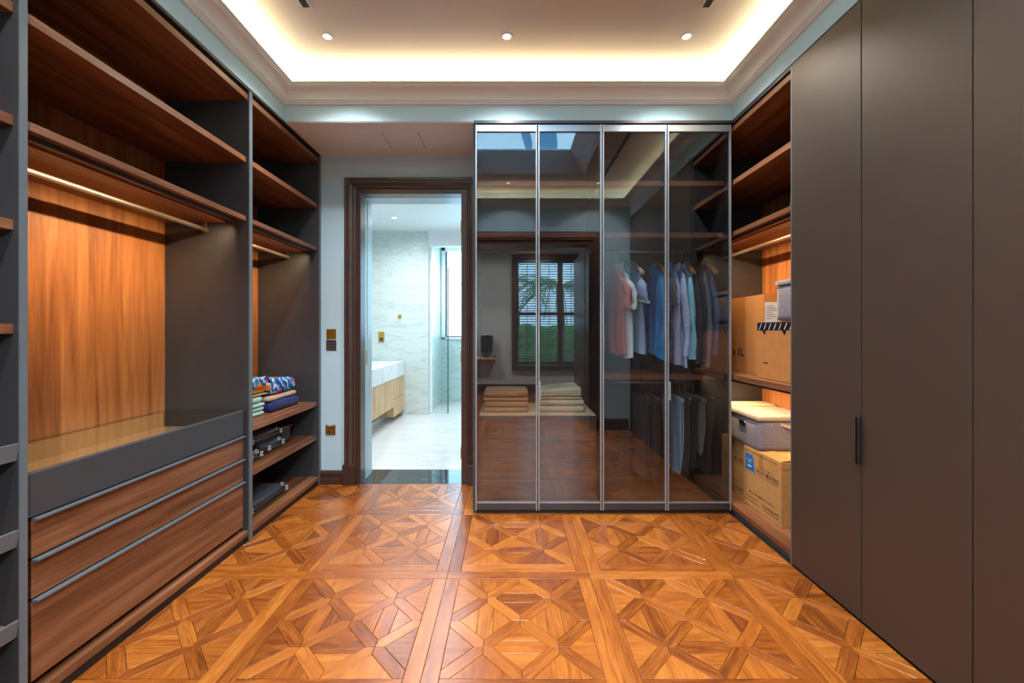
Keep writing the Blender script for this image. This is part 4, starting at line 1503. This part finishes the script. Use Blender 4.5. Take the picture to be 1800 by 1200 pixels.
text('small_print', 'small text', .008, (xf - .0004, 2.486, .996), NX, UP, 'kraft_dark', tp, .045)
bpy.data.objects.remove(bpy.data.objects[[o.name for o in tp.children if o.name.startswith('small_print')][-1]])
MB().face([(xf - .0004, 2.20, 1.173), (xf - .0004, 2.175, 1.173), (xf - .0004, 2.175, 1.180), (xf - .0004, 2.20, 1.180)]).build('red_mark', 'red_ink', tp)

# slippers on the upper shelf
for k, (yy, zz, lab) in enumerate(((2.21, 1.857, 'grey strap sandal lying at the shelf edge in the dark corner shelf'), (2.19, 1.8575, 'second grey sandal standing behind the first on the corner shelf'))):
    s_ = thing('sandal', lab, 'sandal', (1.62 + .14 * k, yy, zz), 'pair of sandals')
    xo = 1.56 + .15 * k
    MB().rbox(xo, xo + .09, yy - .06, yy + .10, zz, zz + .018, (.03, .03, .008), (6, 10, 3)).build('sole', 'slipper_grey', s_, smooth=True)
    rings = []
    for j in range(15):
        a = math.pi * j / 14
        y = yy + .02 + .085 * math.cos(a)
        z = zz + .012 + (.085 if k == 0 else .12) * math.sin(a)
        rings.append([(xo + .005, y, z), (xo + .085, y + .01, z - .004), (xo + .085, y + .008, z - .009), (xo + .005, y - .002, z - .005)])
    MB().rings(rings).build('strap', 'slipper_grey', s_, smooth=True)

# ================================================================ WALL PLATES
yp = YW
t_ = thing('light_switch', 'square brass switch plate beside the bathroom door', 'switch', (-1.404, yp, 1.178))
box('plate', 'gold', (-1.443, -1.367, yp - .006, yp, 1.140, 1.217), t_, .0015)
box('rocker', 'gold', (-1.426, -1.384, yp - .0095, yp - .006, 1.158, 1.200), t_, .001)
t_ = thing('control_plate', 'square black control plate directly below the brass switch', 'switch', (-1.404, yp, 1.09))
box('plate', 'black_plastic', (-1.445, -1.366, yp - .006, yp, 1.050, 1.129), t_, .0015)
for r_ in range(3):
    for c_ in range(3):
        box('button', 'slipper_grey', (-1.437 + c_ * .024, -1.423 + c_ * .024, yp - .008, yp - .006, 1.060 + r_ * .022, 1.068 + r_ * .022), t_)
t_ = thing('power_socket', 'square brass power socket low on the blue wall', 'socket', (-1.41, yp, .43))
box('plate', 'gold', (-1.450, -1.372, yp - .006, yp, .385, .463), t_, .0015)
box('pin_hole', 'black', (-1.423, -1.417, yp - .0068, yp - .005, .424, .438), t_)
box('pin_hole', 'black', (-1.438, -1.409, yp - .0068, yp - .005, .406, .412), t_)
box('rocker', 'trim', (-1.401, -1.390, yp - .009, yp - .005, .437, .452), t_)
box('white_label', 'white_strip', (-1.431, -1.395, yp - .0068, yp - .005, .455, .466), t_)
t_ = thing('switch_plate', 'brass switch plate on the bathroom marble wall', 'switch', (-1.857, 5.95, 1.12))
box('plate', 'gold', (-1.900, -1.815, 5.942, 5.95, 1.04, 1.19), t_, .002)
box('rocker', 'black_plastic', (-1.88, -1.835, 5.936, 5.942, 1.06, 1.11), t_)
t_ = thing('wall_hook', 'small round brass hook on the bathroom marble wall', 'hook', (-1.59, 5.95, 1.41))
MB().lathe((-1.59, 5.95, 1.414), [(.026, 0), (.026, -.008), (.010, -.012), (.010, -.04), (.018, -.045), (.018, -.055)], 18, 'Y').build('rose', 'gold', t_, smooth=True)

# ================================================================ BATHROOM FURNITURE
v_ = thing('vanity_unit', 'wall hung vanity with thick marble top and fluted oak front', 'vanity', (-1.8, 5.0, .2))
VX, VY0, VY1 = -1.52, 4.35, 5.935
box('marble_top', 'marble_top', (-2.096, VX, VY0, VY1, .575, .773), v_, .003)
box('cabinet_body', 'oak', (-2.09, VX - .018, VY0 + .01, 5.41, .205, .574), v_)
box('side_cabinet', 'oak', (-2.09, VX - .018, 5.412, VY1, .07, .574), v_)
n = 26
for i in range(n):
    a = VY0 + .01 + i * (5.408 - VY0 - .01) / n
    w = (5.408 - VY0 - .01) / n
    MB().box(VX - .018, VX - .004 - .003 * (i % 2), a + .0015, a + w - .0015, .205, .573).build('fluted_slat', 'oak', v_)
for i in range(12):
    w = (VY1 - 5.412) / 12
    a = 5.412 + i * w
    for z0, z1 in ((.07, .305), (.312, .573)):
        MB().box(VX - .018, VX - .004 - .003 * (i % 2), a + .0015, a + w - .0015, z0, z1).build('fluted_slat', 'oak', v_)
struct('trim_6', MB().box(-2.1, -1.70, 5.0, 5.94, 0, .07), 'marble_wall')
g_ = thing('shower_screen', 'frameless glass shower screen with a slim dark edge', 'screen', (-1.03, 6.02, 0))
box('glass_pane', 'clear_glass', (-1.178, -.912, 6.015, 6.025, .004, 2.42), g_)
box('edge_profile', 'frame_dark', (-.912, -.900, 6.010, 6.030, 0, 2.12), g_)
box('wall_profile', 'white_paint', (-1.178, -1.135, 6.008, 6.032, 0, 2.42), g_)
s_ = thing('overhead_shower', 'flat steel shower head on its arm before the bathroom window', 'shower head', (-.9, 6.7, 1.93))
MB().lathe((-.80, 6.6, 1.93), [(.11, 0), (.11, .010), (.02, .018), (.015, .05)], 28).build('rose', 'steel', s_)
MB().tube([(-.80, 6.6, 1.98), (-.80, 6.7, 2.0), (-.80, 6.998, 2.0)], .011, 10).build('shower_arm', 'steel', s_, smooth=True)

# ================================================================ THINGS SEEN ONLY IN THE GLASS
t_ = thing('wall_shelf', 'narrow oak wall shelf in the bedroom reflected in the first glass door', 'shelf', (-.5, -2.5, .68))
box('board', 'oak', (-.95, -.26, -2.62, -2.42, .66, .70), t_, .003)
box('bracket', 'trim', (-.31, -.27, -2.62, -2.44, .70, .72), t_)
t_ = thing('table_lamp', 'lamp with a dark square shade on the bedroom wall shelf', 'lamp', (-.46, -2.52, .70))
MB().lathe((-.46, -2.52, .70), [(.07, 0), (.07, .012), (.012, .02), (.012, .10), (.02, .11)], 20).build('lamp_base', 'frame_dark', t_, smooth=True)
box('lamp_shade', 'black_plastic', (-.56, -.34, -2.61, -2.43, .80, 1.12), t_, .004)
# garden outside the bedroom window
M['leaf'] = plain('palm_leaf', (.09, .24, .035), .5, var=.5, scale=6)
M['bark'] = plain('palm_bark', (.16, .10, .05), .9, var=.4)
for k, (px, py, pz, lab) in enumerate(((1.25, -5.0, 2.3, 'palm tree outside the louvred window, nearest the glass'), (.2, -9.3, 3.0, 'palm tree farther out in the garden'))):
    p_ = thing('palm_tree', lab, 'tree', (px, py, 0), 'palms in the garden')
    MB().tube([(px, py, -.06), (px + .05, py, pz * .5), (px, py, pz)], [.13, .10, .09], 12).build('trunk', 'bark', p_, smooth=True)
    rr = random.Random(k)
    for f_ in range(13):
        az = f_ * 2 * math.pi / 13 + rr.uniform(-.2, .2)
        up = rr.uniform(.1, .9)
        pts = []
        for j in range(12):
            s = j / 11 * 1.7
            pts.append(Vector((px + math.cos(az) * s * .85, py + math.sin(az) * s * .85, pz + up * s - .62 * s * s)))
        mb = MB()
        side = Vector((-math.sin(az), math.cos(az), 0))
        for j in range(1, 11):
            for h_ in (0, .5):
                p = pts[j] + (pts[j + 1] - pts[j]) * h_ if j < 11 else pts[j]
                for sg in (-1, 1):
                    ln = .42 * math.sin(math.pi * (j + 1) / 13)
                    tip = p + side * sg * ln + Vector((math.cos(az) * ln * .5, math.sin(az) * ln * .5, -.35 * ln))
                    mid = p + (tip - p) * .45
                    d_ = Vector((math.cos(az), math.sin(az), 0)) * .022
                    mb.face([p - d_ * .4, mid - d_, tip, mid + d_])
        mb.tube(pts, .010, 5)
        mb.build('frond', 'leaf', p_)
hd_ = thing('hedge', 'clipped green hedge low outside the louvred window', 'hedge', (.8, -7.0, 0))


def lump(p):
    n_ = noise.noise_vector(Vector((p[0] * 3, p[1] * 3, p[2] * 3))) + noise.noise_vector(Vector((p[0] * 11, p[1] * 11, p[2] * 11))) * .5
    return n_ * .12


MB().rbox(-2.5, 4.0, -7.5, -6.8, -.06, 1.35, .2, (60, 8, 16), lump).build('foliage', 'leaf', hd_)
struct('ground', MB().box(-6, 6, -12, -2.76, -.12, -.06), plain('garden_paving', (.45, .42, .36), .8))
